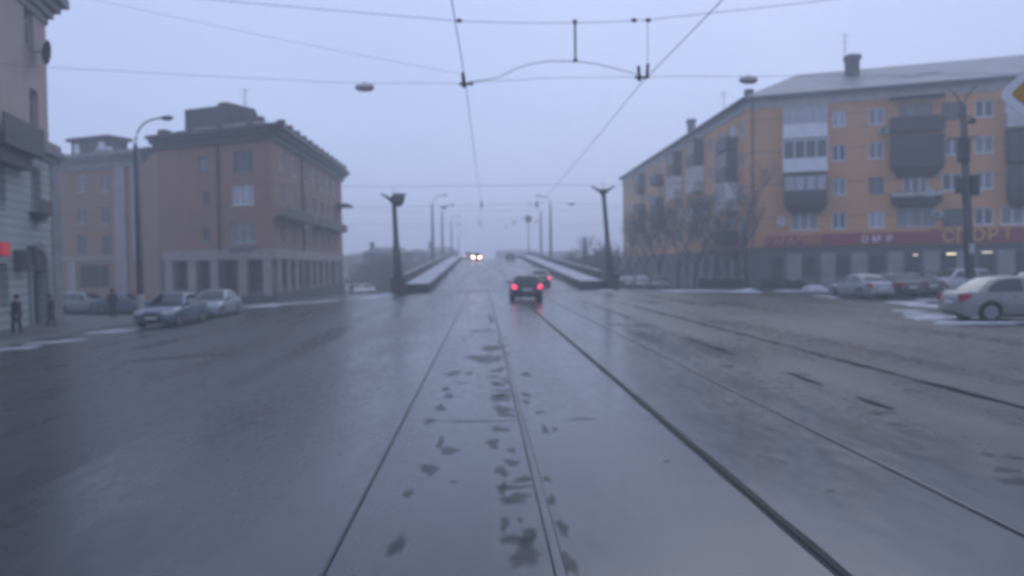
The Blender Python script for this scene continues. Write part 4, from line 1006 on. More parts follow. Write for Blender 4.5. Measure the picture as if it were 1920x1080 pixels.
diamond(.68, 0, .02).build('border_plate', mat('sign_border_white', (.62, .62, .64), .6), t); diamond(.50, -.006, -.001, .06).build('yellow_face', mat('yellow_sign_face', (.42, .24, .05), .6), t)

# overhead wires
def sag(a, b, s, n=24):
    a, b = Vector(a), Vector(b); return [a.lerp(b, i/n)-Vector((0, 0, 4*s*(i/n)*(1-i/n))) for i in range(n+1)]
def wire(pts, r, label, name='overhead_wire', group='overhead wires', cat='wire'):
    k = MB(); k.tube(pts, r, 6); o = k.build(name, M['wire'], loc=Vector(pts[0])); return tag(o, label, cat, group)
SP = [17.0, 51.0, 84.0, 118.0]
def contact(Xs, label, zadd=0):
    pts = [];
    ys = [-8]+SP+[150, 185]
    for i in range(len(ys)-1):
        a = (Xs[i], ys[i], 5.78+zadd+ramp(ys[i])); b = (Xs[i+1], ys[i+1], 5.78+zadd+ramp(ys[i+1]))
        pts += sag(a, b, .10 if i else .03, 10)[(0 if i == 0 else 1):]
    return wire(pts, .008, label, 'contact_wire', 'tram contact wires')
XL = [-.72, -.30, -.02, -.25, 0, -.2, -.1]; XR = [3.95, 3.42, 3.5, 3.35, 3.5, 3.4, 3.45]
contact(XL, 'left tram contact wire running from above the camera to the bridge crest')
contact(XR, 'right tram contact wire slanting from the top right toward the bridge crest')
def susp_lamp(X, Y, z, label):
    t = thing('suspended_lamp', label, 'lamp', (X, Y, z), 0, 'lamps hung on the span wires')
    k = MB(); k.tube([(-.2, 0, 0), (-.16, 0, 0), (.14, 0, 0), (.2, 0, 0)], [.02, .065, .075, .03], 10); k.build('housing', M['offwhite'], t, smooth=True)
    k = MB(); k.tube([(-.1, 0, -.05), (.12, 0, -.05)], .04, 8); k.build('lens', M['lampglass'], t)
    k = MB(); k.tube([(0, 0, .06), (0, 0, .12)], .012, 5); k.build('hook', M['dark'], t)
dist = ['nearest', 'second', 'third', 'fourth']
for i, Y in enumerate(SP):
    zc = 5.80+ramp(Y); zu = 7.02+ramp(Y)
    xa, xb = -26 if i == 0 else -14, 30 if i == 0 else 17
    nm = dist[i]
    # upper carrier
    pts = sag((xa, Y, zu+(2.7 if i == 0 else .3)), (-.4, Y, zu+.08), .12, 14)+sag((-.4, Y, zu+.08), (3.5, Y, zu+.09), .05, 6)[1:]+sag((3.5, Y, zu+.09), (xb, Y, zu+(3.4 if i == 0 else .3)), .15, 14)[1:]
    wire(pts, .0065 if i == 0 else .013, '%s upper span wire crossing the road above the tram wires' % nm, 'span_wire', 'span wires')
    # lower cross wire
    pts = sag((xa, Y, zc+(1.5 if i == 0 else .1)), (-2.9, Y, zc+(.02)), .05, 8)+[Vector((-.3, Y, zc)), Vector((1.4, Y, zc+.10)), Vector((3.4, Y, zc+.12)), Vector((5.3, Y, zc+.12))]+sag((5.3, Y, zc+.12), (xb, Y, zc+(1.0 if i == 0 else .1)), .25, 8)[1:]
    wire(pts, .0045 if i == 0 else .010, '%s lower cross wire that carries the hanging lamps' % nm, 'span_wire', 'span wires')
    if i < 3:
        susp_lamp(-2.42, Y-.02, zc-.08, '%s suspended lamp left of the left contact wire' % nm)
        susp_lamp(5.72, Y-.02, zc+.04, '%s suspended lamp right of the right contact wire' % nm)
    # bow between the contact wires
    if i == 0:
        y = Y-.03
        bow = [Vector((XL[1]+.05, y, zc+.02)), Vector((.35, y, zc+.09)), Vector((.8, y, zc+.31)), Vector((1.15, y, zc+.41)), Vector((1.5, y, zc+.45)), Vector((2.05, y, zc+.44)), Vector((2.5, y, zc+.38)), Vector((3.0, y, zc+.25)), Vector((XR[1], y, zc+.14))]
        o = wire(bow, .009, 'bowed hanger wire between the two contact wires', 'hanger_wire', 'span wires')
        t = thing('insulator_rod', 'dark vertical rod hanging from the upper span wire', 'insulator', (2.02, y, zc+.45))
        k = MB(); k.tube([(0, 0, 0), (0, 0, .82)], .024, 8); k.build('rod', M['steel'], t); k = MB(); k.tube([(0, 0, -.02), (0, 0, .05)], .045, 8); k.tube([(0, 0, .77), (0, 0, .86)], .045, 8); k.build('clamp', M['steel'], t)
        for X, z_, lb, w_ in ((-.3, zc+.0, 'black clamp fitting on the left contact wire', 1), (3.42, zc+.12, 'black double clamp fitting on the right contact wire', 2)):
            t = thing('wire_clamp', lb, 'clamp', (X, y, z_)); k = MB()
            k.tube([(-.04, 0, -.1), (-.06, 0, .22)], .035, 7); k.tube([(-.14, 0, -.02), (.16, 0, -.02)], .03, 7)
            if w_ == 2: k.tube([(.12, 0, -.02), (.14, 0, .26)], .035, 7)
            k.build('clamp_body', M['dark'], t); k = MB(); k.tube([(-.02, -.1, -.03), (-.02, .1, -.03)], .02, 6); k.build('jaw', M['steel'], t)
        wire([(3.56, y, zc+.3), (3.56, y, zu+.1)], .007, 'thin vertical dropper above the right clamp', 'dropper_wire', 'span wires')
        for X, lb in ((3.28, 'left one of two small insulators on the near upper span wire'), (3.58, 'right one of two small insulators on the near upper span wire'), (-.42, 'small faint insulator on the upper span wire above the left clamp')):
            t = thing('small_insulator', lb, 'insulator', (X, y+.03, zu+.09)); k = MB(); k.tube([(-.06, 0, 0), (-.02, 0, 0), (.02, 0, 0), (.06, 0, 0)], [.02, .045, .045, .02], 8); k.build('body', M['dark'], t)
            k = MB(); k.tube([(-.07, 0, 0), (.07, 0, 0)], .012, 6); k.build('pin', M['steel'], t)
    else:
        for X, sd_ in ((XL[i+1], 'left'), (XR[i+1], 'right')):
            t = thing('wire_clamp', 'faint far clamp on the %s contact wire at the %s span' % (sd_, nm), 'clamp', (X, Y-.03, zc)); k = MB(); k.tube([(0, 0, -.12), (0, 0, .3)], [.07, .03], 7); k.build('clamp_body', M['dark'], t)
# other faint wires
wire(sag((-26, 17.2, 12.6), (-.45, 17.2, 6.05), .45), .0035, 'faint feeder wire sagging from the upper left toward the left contact wire', 'feeder_wire')
wire(sag((p.x+lx*9, p.y, zp+8.6), (P0.x+3, P0.y, 15.6), .5), .012, 'thin cable from the concrete pole to the ochre block corner', 'feeder_wire')
wire(sag((p.x+lx*8, p.y, zp+8.0), (p.x+22, p.y+9, 9.5), .8), .012, 'thin cable leaving the concrete pole to the right', 'feeder_wire')

# ================================================================ CARS
def interp(pts, x):
    if x <= pts[0][0]: return pts[0][1]
    for (a, b), (c, d) in zip(pts[:-1], pts[1:]):
        if x <= c: return b+(d-b)*(x-a)/(c-a) if c > a else d
    return pts[-1][1]
def car(name, label, loc, heading, body, L=4.4, Wd=1.74, H=1.44, kind='sedan', tail='tail', head='head', group=None, roofsnow=False, zoff=0, tilt=0, cat='car', wheel_r=.31):
    """heading: angle of the car's front from +X. local x forward, y left."""
    hw = Wd/2; xf, xr = L*.305, -L*.295
    t = thing(name, label, cat, loc, 0, group); t.rotation_euler = (0, -tilt, heading)
    sc = H/1.44
    if kind == 'sedan':
        A, B, Cc, D = L*.175, L*.02, -L*.225, -L*.375
        top = [(-L/2, .74*sc), (-L/2+.07, .90*sc), (-L/2+.25, .985*sc), (D, 1.0*sc), (0, .94*sc), (A, .90*sc), (L/2-.6, .80*sc), (L/2-.2, .70*sc), (L/2-.05, .60*sc), (L/2, .5*sc)]
    elif kind == 'hatch':
        A, B, Cc, D = L*.215, L*.05, -L*.36, -L*.47
        top = [(-L/2, .74*sc), (-L/2+.04, .90*sc), (D, .98*sc), (0, .95*sc), (A, .92*sc), (L/2-.5, .82*sc), (L/2-.16, .72*sc), (L/2-.04, .6*sc), (L/2, .5*sc)]
    else:  # suv
        A, B, Cc, D = L*.20, L*.05, -L*.40, -L*.48
        top = [(-L/2, .74*sc), (-L/2+.04, .93*sc), (D, 1.0*sc), (0, .98*sc), (A, .96*sc), (L/2-.4, .88*sc), (L/2-.12, .78*sc), (L/2-.03, .66*sc), (L/2, .5*sc)]
    r = wheel_r; ra = r+.055
    xs = set()
    for e in (L/2, L/2-.02, L/2-.06, L/2-.14, L/2-.28, L/2-.5, -L/2, -L/2+.02, -L/2+.06, -L/2+.14, -L/2+.28, -L/2+.5): xs.add(round(e, 3))
    for c in (xf, xr):
        for i in range(13): xs.add(round(c-ra*math.cos(math.pi*i/12), 3))
    for x in (A, (A+xf)/2, .3, 0, -.3, D, Cc, -.7, .7): xs.add(round(x, 3))
    xs = sorted(x for x in xs if -L/2 <= x <= L/2)
    def wid(x):
        q = abs(x)/(L/2); return hw*(1-.045*q**2-.16*max(0, (q-.86)/.14)**2.2)
    def zbot(x):
        e = L/2-abs(x); z = .19+.12*max(0, 1-e/.25)**2
        for c in (xf, xr):
            if abs(x-c) < ra-1e-4: z = max(z, r+math.sqrt(ra*ra-(x-c)**2)-.005)
        return z
    mb = MB(); rings = []
    for x in xs:
        zb, zt, w = zbot(x), interp(top, x), wid(x)
        q = max(zt-.16, zb+.01); md = min(max(.62*sc*.9, zb+.005), q)
        lowz = min(zb+.09, md) if zb < .35 else zb+.004
        pr = [(0, zb), (w*.90, zb), (w*.975, lowz), (w, md), (w*.985, q), (w*.955, zt-.07), (w*.86, zt-.005), (w*.5, zt+.012), (0, zt+.02)]
        ring = [Vector((x, y, z)) for y, z in pr]+[Vector((x, -y, z)) for y, z in pr[-2:0:-1]]
        rings.append(ring)
    n = len(rings[0]); vs = [v for rg in rings for v in rg]
    fs_ = [(i*n+k, (i+1)*n+k, (i+1)*n+(k+1) % n, i*n+(k+1) % n) for i in range(len(rings)-1) for k in range(n)]
    fs_ += [tuple(range(n)), tuple((len(rings)-1)*n+k for k in range(n-1, -1, -1))]
    mb.add(vs, fs_)
    # greenhouse
    rt = H; zb0 = .93*sc; wb_ = hw*.955; wrf = hw*.70
    gx = sorted({round(D+(Cc-D)*i/5, 3) for i in range(6)} | {round(Cc+(B-Cc)*i/8, 3) for i in range(9)} | {round(B+(A-B)*i/5, 3) for i in range(6)})
    def gz(x):
        if x > B: u_ = clamp((A-x)/(A-B)); z = zb0+(rt-.045-zb0)*(u_**.92)
        elif x < Cc: u_ = clamp((x-D)/(Cc-D)); z = zb0+(rt-.06-zb0)*(u_**.85)
        else: u_ = (x-Cc)/(B-Cc); z = rt-.045-.015*(1-u_)+.045*math.sin(math.pi*u_)
        return max(z, zb0+.001)
    def gw(z): return wb_+(wrf-wb_)*clamp((z-zb0)/(rt-zb0))
    rings = []
    for x in gx:
        zt = gz(x); h_ = zt-zb0; e = min(.07, h_*.4)
        pr = [(gw(zb0), zb0-.04), (gw(zb0), zb0), (gw(zt-e), zt-e), (gw(zt-e*.4)-.03, zt-e*.25), (gw(zt)-.12, zt+.003), (gw(zt)*.4, zt+.022*min(1, h_*4)), (0, zt+.028*min(1, h_*4))]
        rings.append([Vector((x, y, z)) for y, z in pr]+[Vector((x, -y, z)) for y, z in pr[-2::-1]])
    n = len(rings[0]); vs = [v for rg in rings for v in rg]
    fs_ = [(i*n+k, (i+1)*n+k, (i+1)*n+k+1, i*n+k+1) for i in range(len(rings)-1) for k in range(n-1)]
    mb.add(vs, fs_)
    mb.build('body', body, t, smooth=True, sharp=38)
    # side windows
    def sidepoly(pts, sgn, o=.006):
        return [Vector((x, sgn*(gw(z)+o), z)) for x, z in pts]
    zl = zb0+.035
    def ztop(x): return gz(x)-.085
    segs = {'sedan': [(D+.16, Cc+.12, 0), (Cc+.16, -L*.055, 1), (-L*.035, A-.16, 2)], 'hatch': [(D+.14, -L*.20, 0), (-L*.185, -L*.01, 1), (L*.005, A-.14, 2)], 'suv': [(D+.12, -L*.24, 0), (-L*.225, -L*.03, 1), (-L*.015, A-.14, 2)]}[kind]
    if kind == 'sedan': segs = [(D+.30, -L*.055, 0), (-L*.037, A-.16, 2)]
    for sgn in (-1, 1):
        for a, b, _ in segs:
            N_ = 10; up = []; lo_ = []
            for i in range(N_+1):
                x = a+(b-a)*i/N_; z = max(ztop(x), zl+.002); up.append((x, z)); lo_.append((x, zl))
            k = MB(); P_ = sidepoly(lo_, sgn)+sidepoly(up, sgn)
            k.add(P_, [(i, i+1, N_+1+i+1, N_+1+i) for i in range(N_)]); k.build('side_window', M['cglass'], t)
    # screens
    def screen(xa, xb, name_):
        k = MB(); vs = []; N_ = 6; Mm = 8
        for i in range(N_+1):
            u_ = .06+.86*i/N_; x = xa+(xb-xa)*u_; z = gz(x)
            for j in range(Mm+1):
                y = (gw(z)-.13-.0*u_)*(-1+2*j/Mm)
                vs.append(Vector((x+(.012 if xa > xb else -.012), y, z+.012+.022*(1-(2*j/Mm-1)**2)+.01)))
        k.add(vs, [(i*(Mm+1)+j, i*(Mm+1)+j+1, (i+1)*(Mm+1)+j+1, (i+1)*(Mm+1)+j) for i in range(N_) for j in range(Mm)])
        return k.build(name_, M['cglass'] if not roofsnow else M['snow'], t, smooth=True)
    screen(A, B, 'windscreen'); screen(D, Cc, 'rear_window')
    # wheels
    for cx0, sy in ((xf, 1), (xf, -1), (xr, 1), (xr, -1)):
        yc = sy*(hw-.115); k = MB()
        k.tube([(cx0, yc-sy*.1, r), (cx0, yc-sy*.09, r), (cx0, yc+sy*.08, r), (cx0, yc+sy*.105, r)], [r*.9, r, r, r*.93], 28); wl = k.build('wheel', M['black'], t, smooth=True, sharp=40)
        k = MB(); k.tube([(cx0, yc+sy*.09, r), (cx0, yc+sy*.118, r)], [r*.68, r*.62], 20)
        rim = k.build('rim', M['rimm'], wl, sharp=30)
        k = MB()
        for i in range(6):
            a_ = 6.283*i/6+.3; k.box(-.022, .022, 0, .004, r*.2, r*.55, T=lambda v, a_=a_: Vector((cx0+v.x*math.cos(a_)+v.z*math.sin(a_), yc+sy*(.1195+v.y), r-v.x*math.sin(a_)+v.z*math.cos(a_))))
        k.build('hub_gap', M['black'], wl)
    # lamps
    zl_ = .78*sc if kind != 'suv' else .86*sc
    for sy in (1, -1):
        k = MB(); xr0 = -L/2
        w_ = wid(xr0+.1)
        k.add([Vector((xr0-.02, sy*(w_*.74), zl_-.11)), Vector((xr0-.02, sy*(w_*.78), zl_+.12)), Vector((xr0-.005, sy*(w_*.97), zl_+.14)), Vector((xr0+.0, sy*(w_*.99), zl_-.11)),
               Vector((xr0+.30, sy*(wid(xr0+.3)+.008), zl_+.05)), Vector((xr0+.30, sy*(wid(xr0+.3)+.008), zl_+.10)), Vector((xr0+.12, sy*(w_+.012), zl_-.09)), Vector((xr0+.12, sy*(w_+.006), zl_+.14)), Vector((xr0+.12, sy*w_*.72, zl_-.05)), Vector((xr0+.14, sy*w_*.74, zl_+.08))],
              [(0, 1, 2, 3), (3, 2, 7, 6), (6, 7, 5, 4), (1, 9, 7, 2), (0, 3, 6, 8), (0, 8, 9, 1)])
        k.build('tail_light', M[tail], t)
        k = MB(); xf0 = L/2; w_ = wid(xf0-.14); zh = .64*sc if kind != 'suv' else .74*sc
        k.add([Vector((xf0+.0, sy*w_*.56, zh-.06)), Vector((xf0-.03, sy*w_*.56, zh+.06)), Vector((xf0-.12, sy*w_*.98, zh+.10)), Vector((xf0-.07, sy*w_*.97, zh-.06)), Vector((xf0-.36, sy*(wid(xf0-.36)+.006), zh+.12)), Vector((xf0-.30, sy*(wid(xf0-.3)+.008), zh-.01)), Vector((xf0-.16, sy*w_*.5, zh-.06)), Vector((xf0-.18, sy*w_*.5, zh+.07))],
              [(0, 3, 2, 1), (3, 5, 4, 2), (1, 2, 7), (2, 4, 7), (0, 6, 5, 3), (0, 1, 7, 6)])
        k.build('headlight', M[head], t)
    # bumpers, plates, handles, mirrors, sills
    k = MB(); w_ = wid(L/2-.05)
    k.box(L/2-.05, L/2+.025, -w_*.55, w_*.55, .33, .47); k.box(L/2-.05, L/2+.012, -w_*.4, w_*.4, .56, .66); k.build('grille', M['bumper'], t)
    k = MB(); k.box(-L/2-.02, -L/2+.05, -w_*.62, w_*.62, .27, .36); k.build('bumper_strip', M['bumper'], t)
    k = MB(); k.box(L/2+.02, L/2+.034, -.26, .26, .40, .51); k.build('number_plate', M['plate'], t)
    k = MB(); k.box(-L/2-.03, -L/2-.012, -.26, .26, .58*sc, .69*sc); k.build('number_plate', M['plate'], t)
    for sy in (1, -1):
        k = MB(); k.tube([(A-.22, sy*(hw*.93), zb0+.05), (A-.24, sy*(hw+.06), zb0+.10), (A-.24, sy*(hw+.15), zb0+.09)], [.03, .075, .05], 8); k.build('wing_mirror', body, t, smooth=True)
        k = MB()
        for x in (-L*.10-.1, L*.07-.1): k.box(x-.09, x+.09, sy*hw*.985-.02, sy*hw*.985+.02, .80*sc, .825*sc)
        k.build('door_handle', M['bumper'], t)
        k = MB()
        for x in (-L*.225, -L*.045, L*.17): k.box(x-.006, x+.006, sy*wid(x)*.998-.004, sy*wid(x)*.998+.003, .30, .88*sc)
        k.build('door_seam', M['bumper'], t)
        k = MB(); k.box(xr+ra, xf-ra, sy*hw*.96-.02, sy*hw*.96+.012, .17, .26); k.build('sill', M['bumper'], t)
    return t
PT = {k: paint(k+'_car_paint', c, rg) for k, c, rg in (
    ('dark_grey', (.030, .033, .040), .3), ('silver', (.225, .23, .22), .4), ('grey', (.27, .285, .31), .33), ('black', (.02, .021, .025), .3), ('white', (.44, .45, .46), .3),
    ('blue', (.07, .12, .17), .4), ('pale', (.25, .30, .33), .4), ('maroon', (.07, .018, .022), .35), ('navy', (.035, .05, .075), .3))}
# moving cars
car('driving_car', 'dark hatchback with both tail lights lit driving away ahead of the camera', (2.45, 46.2, 0), R(90), PT['dark_grey'], 4.2, 1.76, 1.44, 'hatch', tail='tail_on', wheel_r=.31)
car('driving_car', 'dark sedan with one pink tail light showing, beyond the hatchback ahead', (4.95, 70, ramp(70)+.014), R(90), PT['dark_grey'], 4.3, 1.72, 1.42, 'sedan', tail='tail_on', tilt=R(2))
car('driving_car', 'oncoming car with bright warm headlights at the bridge crest', (-1.1, 150, ramp(150)+.014), R(-90), PT['black'], 4.3, 1.72, 1.46, 'sedan', head='head_on', tilt=R(-2))
car('driving_car', 'second oncoming car with dimmer headlights just behind the bright one', (-2.9, 164, ramp(164)+.014), R(-90), PT['black'], 4.3, 1.74, 1.5, 'hatch', head='head_dim', tilt=R(-1.5))
car('driving_car', 'small reddish far car near the right edge of the bridge crest', (5.1, 149, ramp(149)+.014), R(90), PT['maroon'], 4.2, 1.7, 1.45, 'hatch', tail='tail', tilt=R(2))
# right parked cars
def px_car(u, D, heading, **kw):
    q_ = c2w((u-960)/F*D, D); return (q_.x, q_.y, prof(q_.x, q_.y)+.01), R(heading)
def park(label, u, D, heading, pt, *a, name='parked_car', group='cars parked on the square', **kw):
    l, h = px_car(u, D, heading); return car(name, label, l, h, PT[pt], *a, group=group, **kw)
park('silver sedan with red tail light, nearest parked car', 1906, 27.2, -4, 'silver', 4.5, 1.84, 1.52, 'sedan', wheel_r=.34)
park('grey sedan nose away on the snow, leftmost of the cars before the red signs', 1612, 47.2, 95, 'grey', 4.7, 1.76, 1.40, 'sedan')
park('dark sedan parked just right of the grey sedan', 1668, 49.0, 96, 'dark_grey', 4.6, 1.76, 1.44, 'sedan')
park('black sedan with pale rear window left of the white car', 1706, 51.5, 97, 'black', 4.5, 1.76, 1.46, 'sedan')
park('dark red hatchback half hidden left of the white car', 1752, 57.5, 100, 'maroon', 4.1, 1.7, 1.5, 'hatch')
park('white crossover parked sideways behind the concrete pole', 1790, 52.5, 186, 'white', 4.6, 1.82, 1.66, 'suv', wheel_r=.35)
park('silver car roof showing behind the nearest silver sedan', 1925, 42, 178, 'silver', 4.6, 1.8, 1.55, 'hatch')
# side street right
park('black hatchback with white snowy windscreen, left one of three by the bare trees', 1180, 88, -88, 'black', 4.4, 1.74, 1.5, 'hatch', group='cars in the right side street', roofsnow=True)
park('black sedan with snowy glass, middle one of three by the bare trees', 1204, 83, -95, 'black', 4.4, 1.74, 1.45, 'sedan', group='cars in the right side street', roofsnow=True)
park('navy car without snow, right one of three by the bare trees', 1238, 81, -100, 'navy', 4.4, 1.74, 1.4, 'sedan', group='cars in the right side street')
# left
park('blue sedan with dark lower body, nearest car at the left kerb', 322, 37.0, -92, 'blue', 4.4, 1.78, 1.50, 'sedan', group='cars at the left kerb')
park('pale sedan right behind the blue sedan at the left kerb', 402, 43.6, -91, 'pale', 4.4, 1.76, 1.46, 'sedan', group='cars at the left kerb')
park('pale blue hatchback in the left side street beside the near grey building', 160, 57, -12, 'pale', 4.2, 1.72, 1.5, 'hatch', group='cars in the left side street')
park('blue sedan in the left side street behind the standing person', 236, 56, -8, 'blue', 4.4, 1.74, 1.42, 'sedan', group='cars in the left side street')
park('white hatchback far off past the corner building, left of two', 664, 104, -60, 'white', 4.1, 1.7, 1.5, 'hatch', group='far cars past the corner building')
park('white sedan far off past the corner building, right of two', 688, 108, -70, 'white', 4.3, 1.7, 1.45, 'sedan', group='far cars past the corner building')

# ================================================================ PEOPLE
def skin_mesh(name, verts, edges, radii, m, parent, sub=1, root=0):
    me = bpy.data.meshes.new(name); me.from_pydata(verts, edges, []); me.materials.append(m)
    o = bpy.data.objects.new(name, me); COL.objects.link(o); o.parent = parent
    o.modifiers.new('skin', 'SKIN')
    for i, r in enumerate(radii): me.skin_vertices[0].data[i].radius = (r, r) if not isinstance(r, tuple) else r; me.skin_vertices[0].data[i].use_root = (i == root)
    sb = o.modifiers.new('sub', 'SUBSURF'); sb.levels = sub; sb.render_levels = sub
    return o
def person(label, u, v_feet, D, facing, h=1.72, coat='coat', trousers='jeans', stride=.12, long=False, hood=False, skirt=False):
    q_ = c2w((u-960)/F*D, D); z0 = prof(q_.x, q_.y)
    for xlim in (0,): z0 += .13 if q_.x < -18 else 0
    t = thing('person', label, 'person', (q_.x, q_.y, z0), R(facing)); s = h/1.72
    V = [(0, 0, .93), (0, 0, 1.1), (0, .01, 1.28), (0, .0, 1.43), (0, .0, 1.50), (0, .015, 1.60), (0, .03, 1.68),     # pelvis..head (faces +y)
         (.09, 0, .90), (.10, stride, .50), (.10, stride*1.2-.02, .09), (.10, stride*1.2+.13, .045),
         (-.09, 0, .90), (-.10, -stride*.6, .50), (-.10, -stride-.04, .09), (-.10, -stride+.10, .045),
         (.17, 0, 1.40), (.23, -.03, 1.15), (.24, .06, .92), (.24, .08, .85), (-.17, 0, 1.40), (-.23, .02, 1.15), (-.24, .12, .93), (-.24, .14, .86)]
    E = [(0, 1), (1, 2), (2, 3), (3, 4), (4, 5), (5, 6), (0, 7), (7, 8), (8, 9), (9, 10), (0, 11), (11, 12), (12, 13), (13, 14), (3, 15), (15, 16), (16, 17), (17, 18), (3, 19), (19, 20), (20, 21), (21, 22)]
    Rr = [(.15, .11), (.14, .105), (.165, .115), (.12, .09), .052, (.078, .095), (.07, .085), .09, .065, .042, .038, .09, .065, .042, .038, .065, .05, .035, .036, .065, .05, .035, .036]
    for sx, j in ((1, 18), (-1, 22)):                   # five fingers each
        bx, by, bz = V[j]
        for f in range(5):
            if f == 4: tip = (bx-sx*.005, by+.045, bz-.035); root_ = j
            else: tip = (bx+(f-1.5)*.004*sx, by+(f-1.5)*.018+.01, bz-.085+abs(f-1.4)*.008); root_ = j
            V.append(tip); E.append((root_, len(V)-1)); Rr.append(.009)
    V = [(x*s, y*s, z*s) for x, y, z in V]
    Rr = [(a*s, a*s) if not isinstance(a, tuple) else (a[0]*s, a[1]*s) for a in Rr]
    body = skin_mesh('body', V, E, Rr, M['skin'], t, 1)
    # trousers
    V2 = [V[0], V[7], V[8], V[9], V[11], V[12], V[13]]; E2 = [(0, 1), (1, 2), (2, 3), (0, 4), (4, 5), (5, 6)]
    skin_mesh('trousers', V2, E2, [(.165*s, .13*s), .105*s, .082*s, .065*s, .105*s, .082*s, .065*s], M[trousers], t, 1)
    for a_ in (9, 13):
        x, y, z = V[a_]; k = MB(); k.tube([(x, y-.06, .05), (x, y+.04, .055), (x, y+.2, .035)], [.052, .06, .045], 10); k.build('boot', M['black'], t, smooth=True)
    # coat: torso hull with sleeves
    zb = .52 if long else .78
    V3 = [(0, 0, zb*s), (0, 0, .95*s), (0, 0, 1.15*s), V[3], V[15], V[16], V[17], V[19], V[20], V[21], (0, 0, 1.48*s)]
    E3 = [(0, 1), (1, 2), (2, 3), (3, 4), (4, 5), (5, 6), (3, 7), (7, 8), (8, 9), (3, 10)]
    skin_mesh('coat', V3, E3, [(.27*s, .21*s), (.25*s, .19*s), (.23*s, .18*s), (.19*s, .14*s), .115*s, .095*s, .07*s, .115*s, .095*s, .07*s, .095*s], M[coat], t, 1)
    # head details
    hx, hy, hzz = V[5]
    k = MB(); k.tube([(0, hy-.01, hzz-.02), (0, hy-.015, hzz+.06), (0, hy-.01, hzz+.15), (0, hy, hzz+.185)], [.105*s, .118*s, .10*s, .03*s] if hood else [.085*s, .112*s, .098*s, .03*s], 14)
    k.v = [Vector((v[0], v[1]-.028, v[2])) for v in k.v]; k.build('hat' if not hood else 'hood', M[coat], t, smooth=True)
    k = MB(); k.tube([(0, hy+.075*s, hzz+.035), (0, hy+.115*s, hzz-.005), (0, hy+.085*s, hzz-.015)], [.008, .016, .01], 6); k.build('nose', M['skin'], t)
    k = MB()
    for sx in (-1, 1): k.cyl((sx*.032, hy+.085*s, hzz+.03), (0, 1, 0), .011, .016, 8)
    k.build('eyes', M['dark'], t); k = MB(); k.box(-.025, .025, hy+.08*s, hy+.094*s, hzz-.048, hzz-.038); k.build('mouth', M['tail'], t)
    return t
person('person in dark jacket and trousers walking at the far left by the red sign building', 29, 632, 34.4, 150, 1.74, 'coat', stride=.10, hood=True)
person('person in long dark coat beside the arched doorway', 94, 617, 39.6, -60, 1.66, 'coat2', stride=.12, long=True)
person('person in dark clothes standing before the cars in the left side street', 210, 595, 49.5, 20, 1.70, 'coat', stride=.04, long=True, hood=True)
person('small person in black walking past the far white cars', 659, 549, 98, 90, 1.7, 'coat')
person('person in maroon coat standing between the black sedan and the white car', 1731, 552, 50.5, -120, 1.72, 'coat3', stride=.05, long=True)

# ================================================================ TREES, HEDGE
def bare_tree_data(seed, H, spread=.5, levels=5, trunk_r=.14, bend=.1, fork=2.4):
    rnd = random.Random(seed); tk = MB(); tw = MB()
    def grow(p, d, L, r, lv):
        n = 3; pts = [p]; q_ = p.copy(); dd = d.copy()
        for i in range(n):
            dd = (dd+Vector((rnd.uniform(-bend, bend), rnd.uniform(-bend, bend), .05))).normalized(); q_ = q_+dd*(L/n); pts.append(q_.copy())
        (tk if lv < 3 else tw).tube(pts, [r*(1-.4*i/n) for i in range(n+1)], 7 if lv < 2 else (4 if lv < 4 else 3), caps=False)
        if lv >= levels: return
        nb_ = rnd.choice([3, 3, 4]) if lv else rnd.choice([3, 4])
        for i in range(nb_):
            f_ = 1.0 if i == 0 else rnd.uniform(.45, .98); base = pts[0].lerp(pts[-1], f_) if False else pts[min(n, max(1, int(round(f_*n))))]
            ax = Vector((rnd.uniform(-1, 1), rnd.uniform(-1, 1), rnd.uniform(-.1, .5))).normalized()
            nd_ = (dd*(1-spread)+ax*spread*(.5 if i == 0 else 1.25)).normalized()
            if nd_.z < -.1: nd_.z = .1
            grow(base, nd_, L*rnd.uniform(.58, .78), max(r*.52, .010), lv+1)
    grow(Vector((0, 0, -.3)), Vector((rnd.uniform(-.12, .12), rnd.uniform(-.1, .1), 1)).normalized(), H*.36, trunk_r, 0)
    return tk, tw
def bare_tree(label, X, Y, z, src=None, group=None, rz=0, sc=1.0, seed=1, **kw):
    if src is None:
        t = thing('bare_tree', label, 'tree', (X, Y, z), rz, group); tk, tw = bare_tree_data(seed, **kw)
        tk.build('trunk', M['bark'], t, smooth=True); tw.build('crown', M['twig'], t)
    else:
        t = copy_tree(src); t.location = (X, Y, z); t.rotation_euler = (0, 0, rz); tag(t, label, 'tree', group)
    t.scale = (sc, sc, sc); return t
tg = 'bare trees before the ochre block'
TP = []
def tpos(u, D): q_ = c2w((u-960)/F*D, D); return q_.x, q_.y, prof(q_.x, q_.y)
T1 = bare_tree('tall bare tree close to the block corner, thickest of the row', *tpos(1402, 69), None, tg, 0, 1.0, 21, H=11.5, spread=.5, levels=6, trunk_r=.22)
T2 = bare_tree('slender bare tree with leaning trunk, second left of the corner tree', *tpos(1300, 74), None, tg, 0, 1.0, 33, H=10, spread=.48, levels=6, trunk_r=.16, bend=.16)
T3 = bare_tree('bare forked tree in the middle of the row before the side wing', *tpos(1272, 79), None, tg, 1, 1.0, 47, H=10, spread=.52, levels=6, trunk_r=.16, bend=.15)
bare_tree('bare tree right of the three parked side street cars', *tpos(1240, 84), T2, tg, 2.0, .95)
bare_tree('bare tree standing behind the middle snowy car', *tpos(1212, 90), T3, tg, 3.4, .98)
bare_tree('leftmost bare tree of the row at the far end of the block', *tpos(1184, 97), T1, tg, 1.5, .8)
bare_tree('low bare tree between the corner tree and its slender neighbour', *tpos(1352, 77), T2, tg, 4.1, .62)
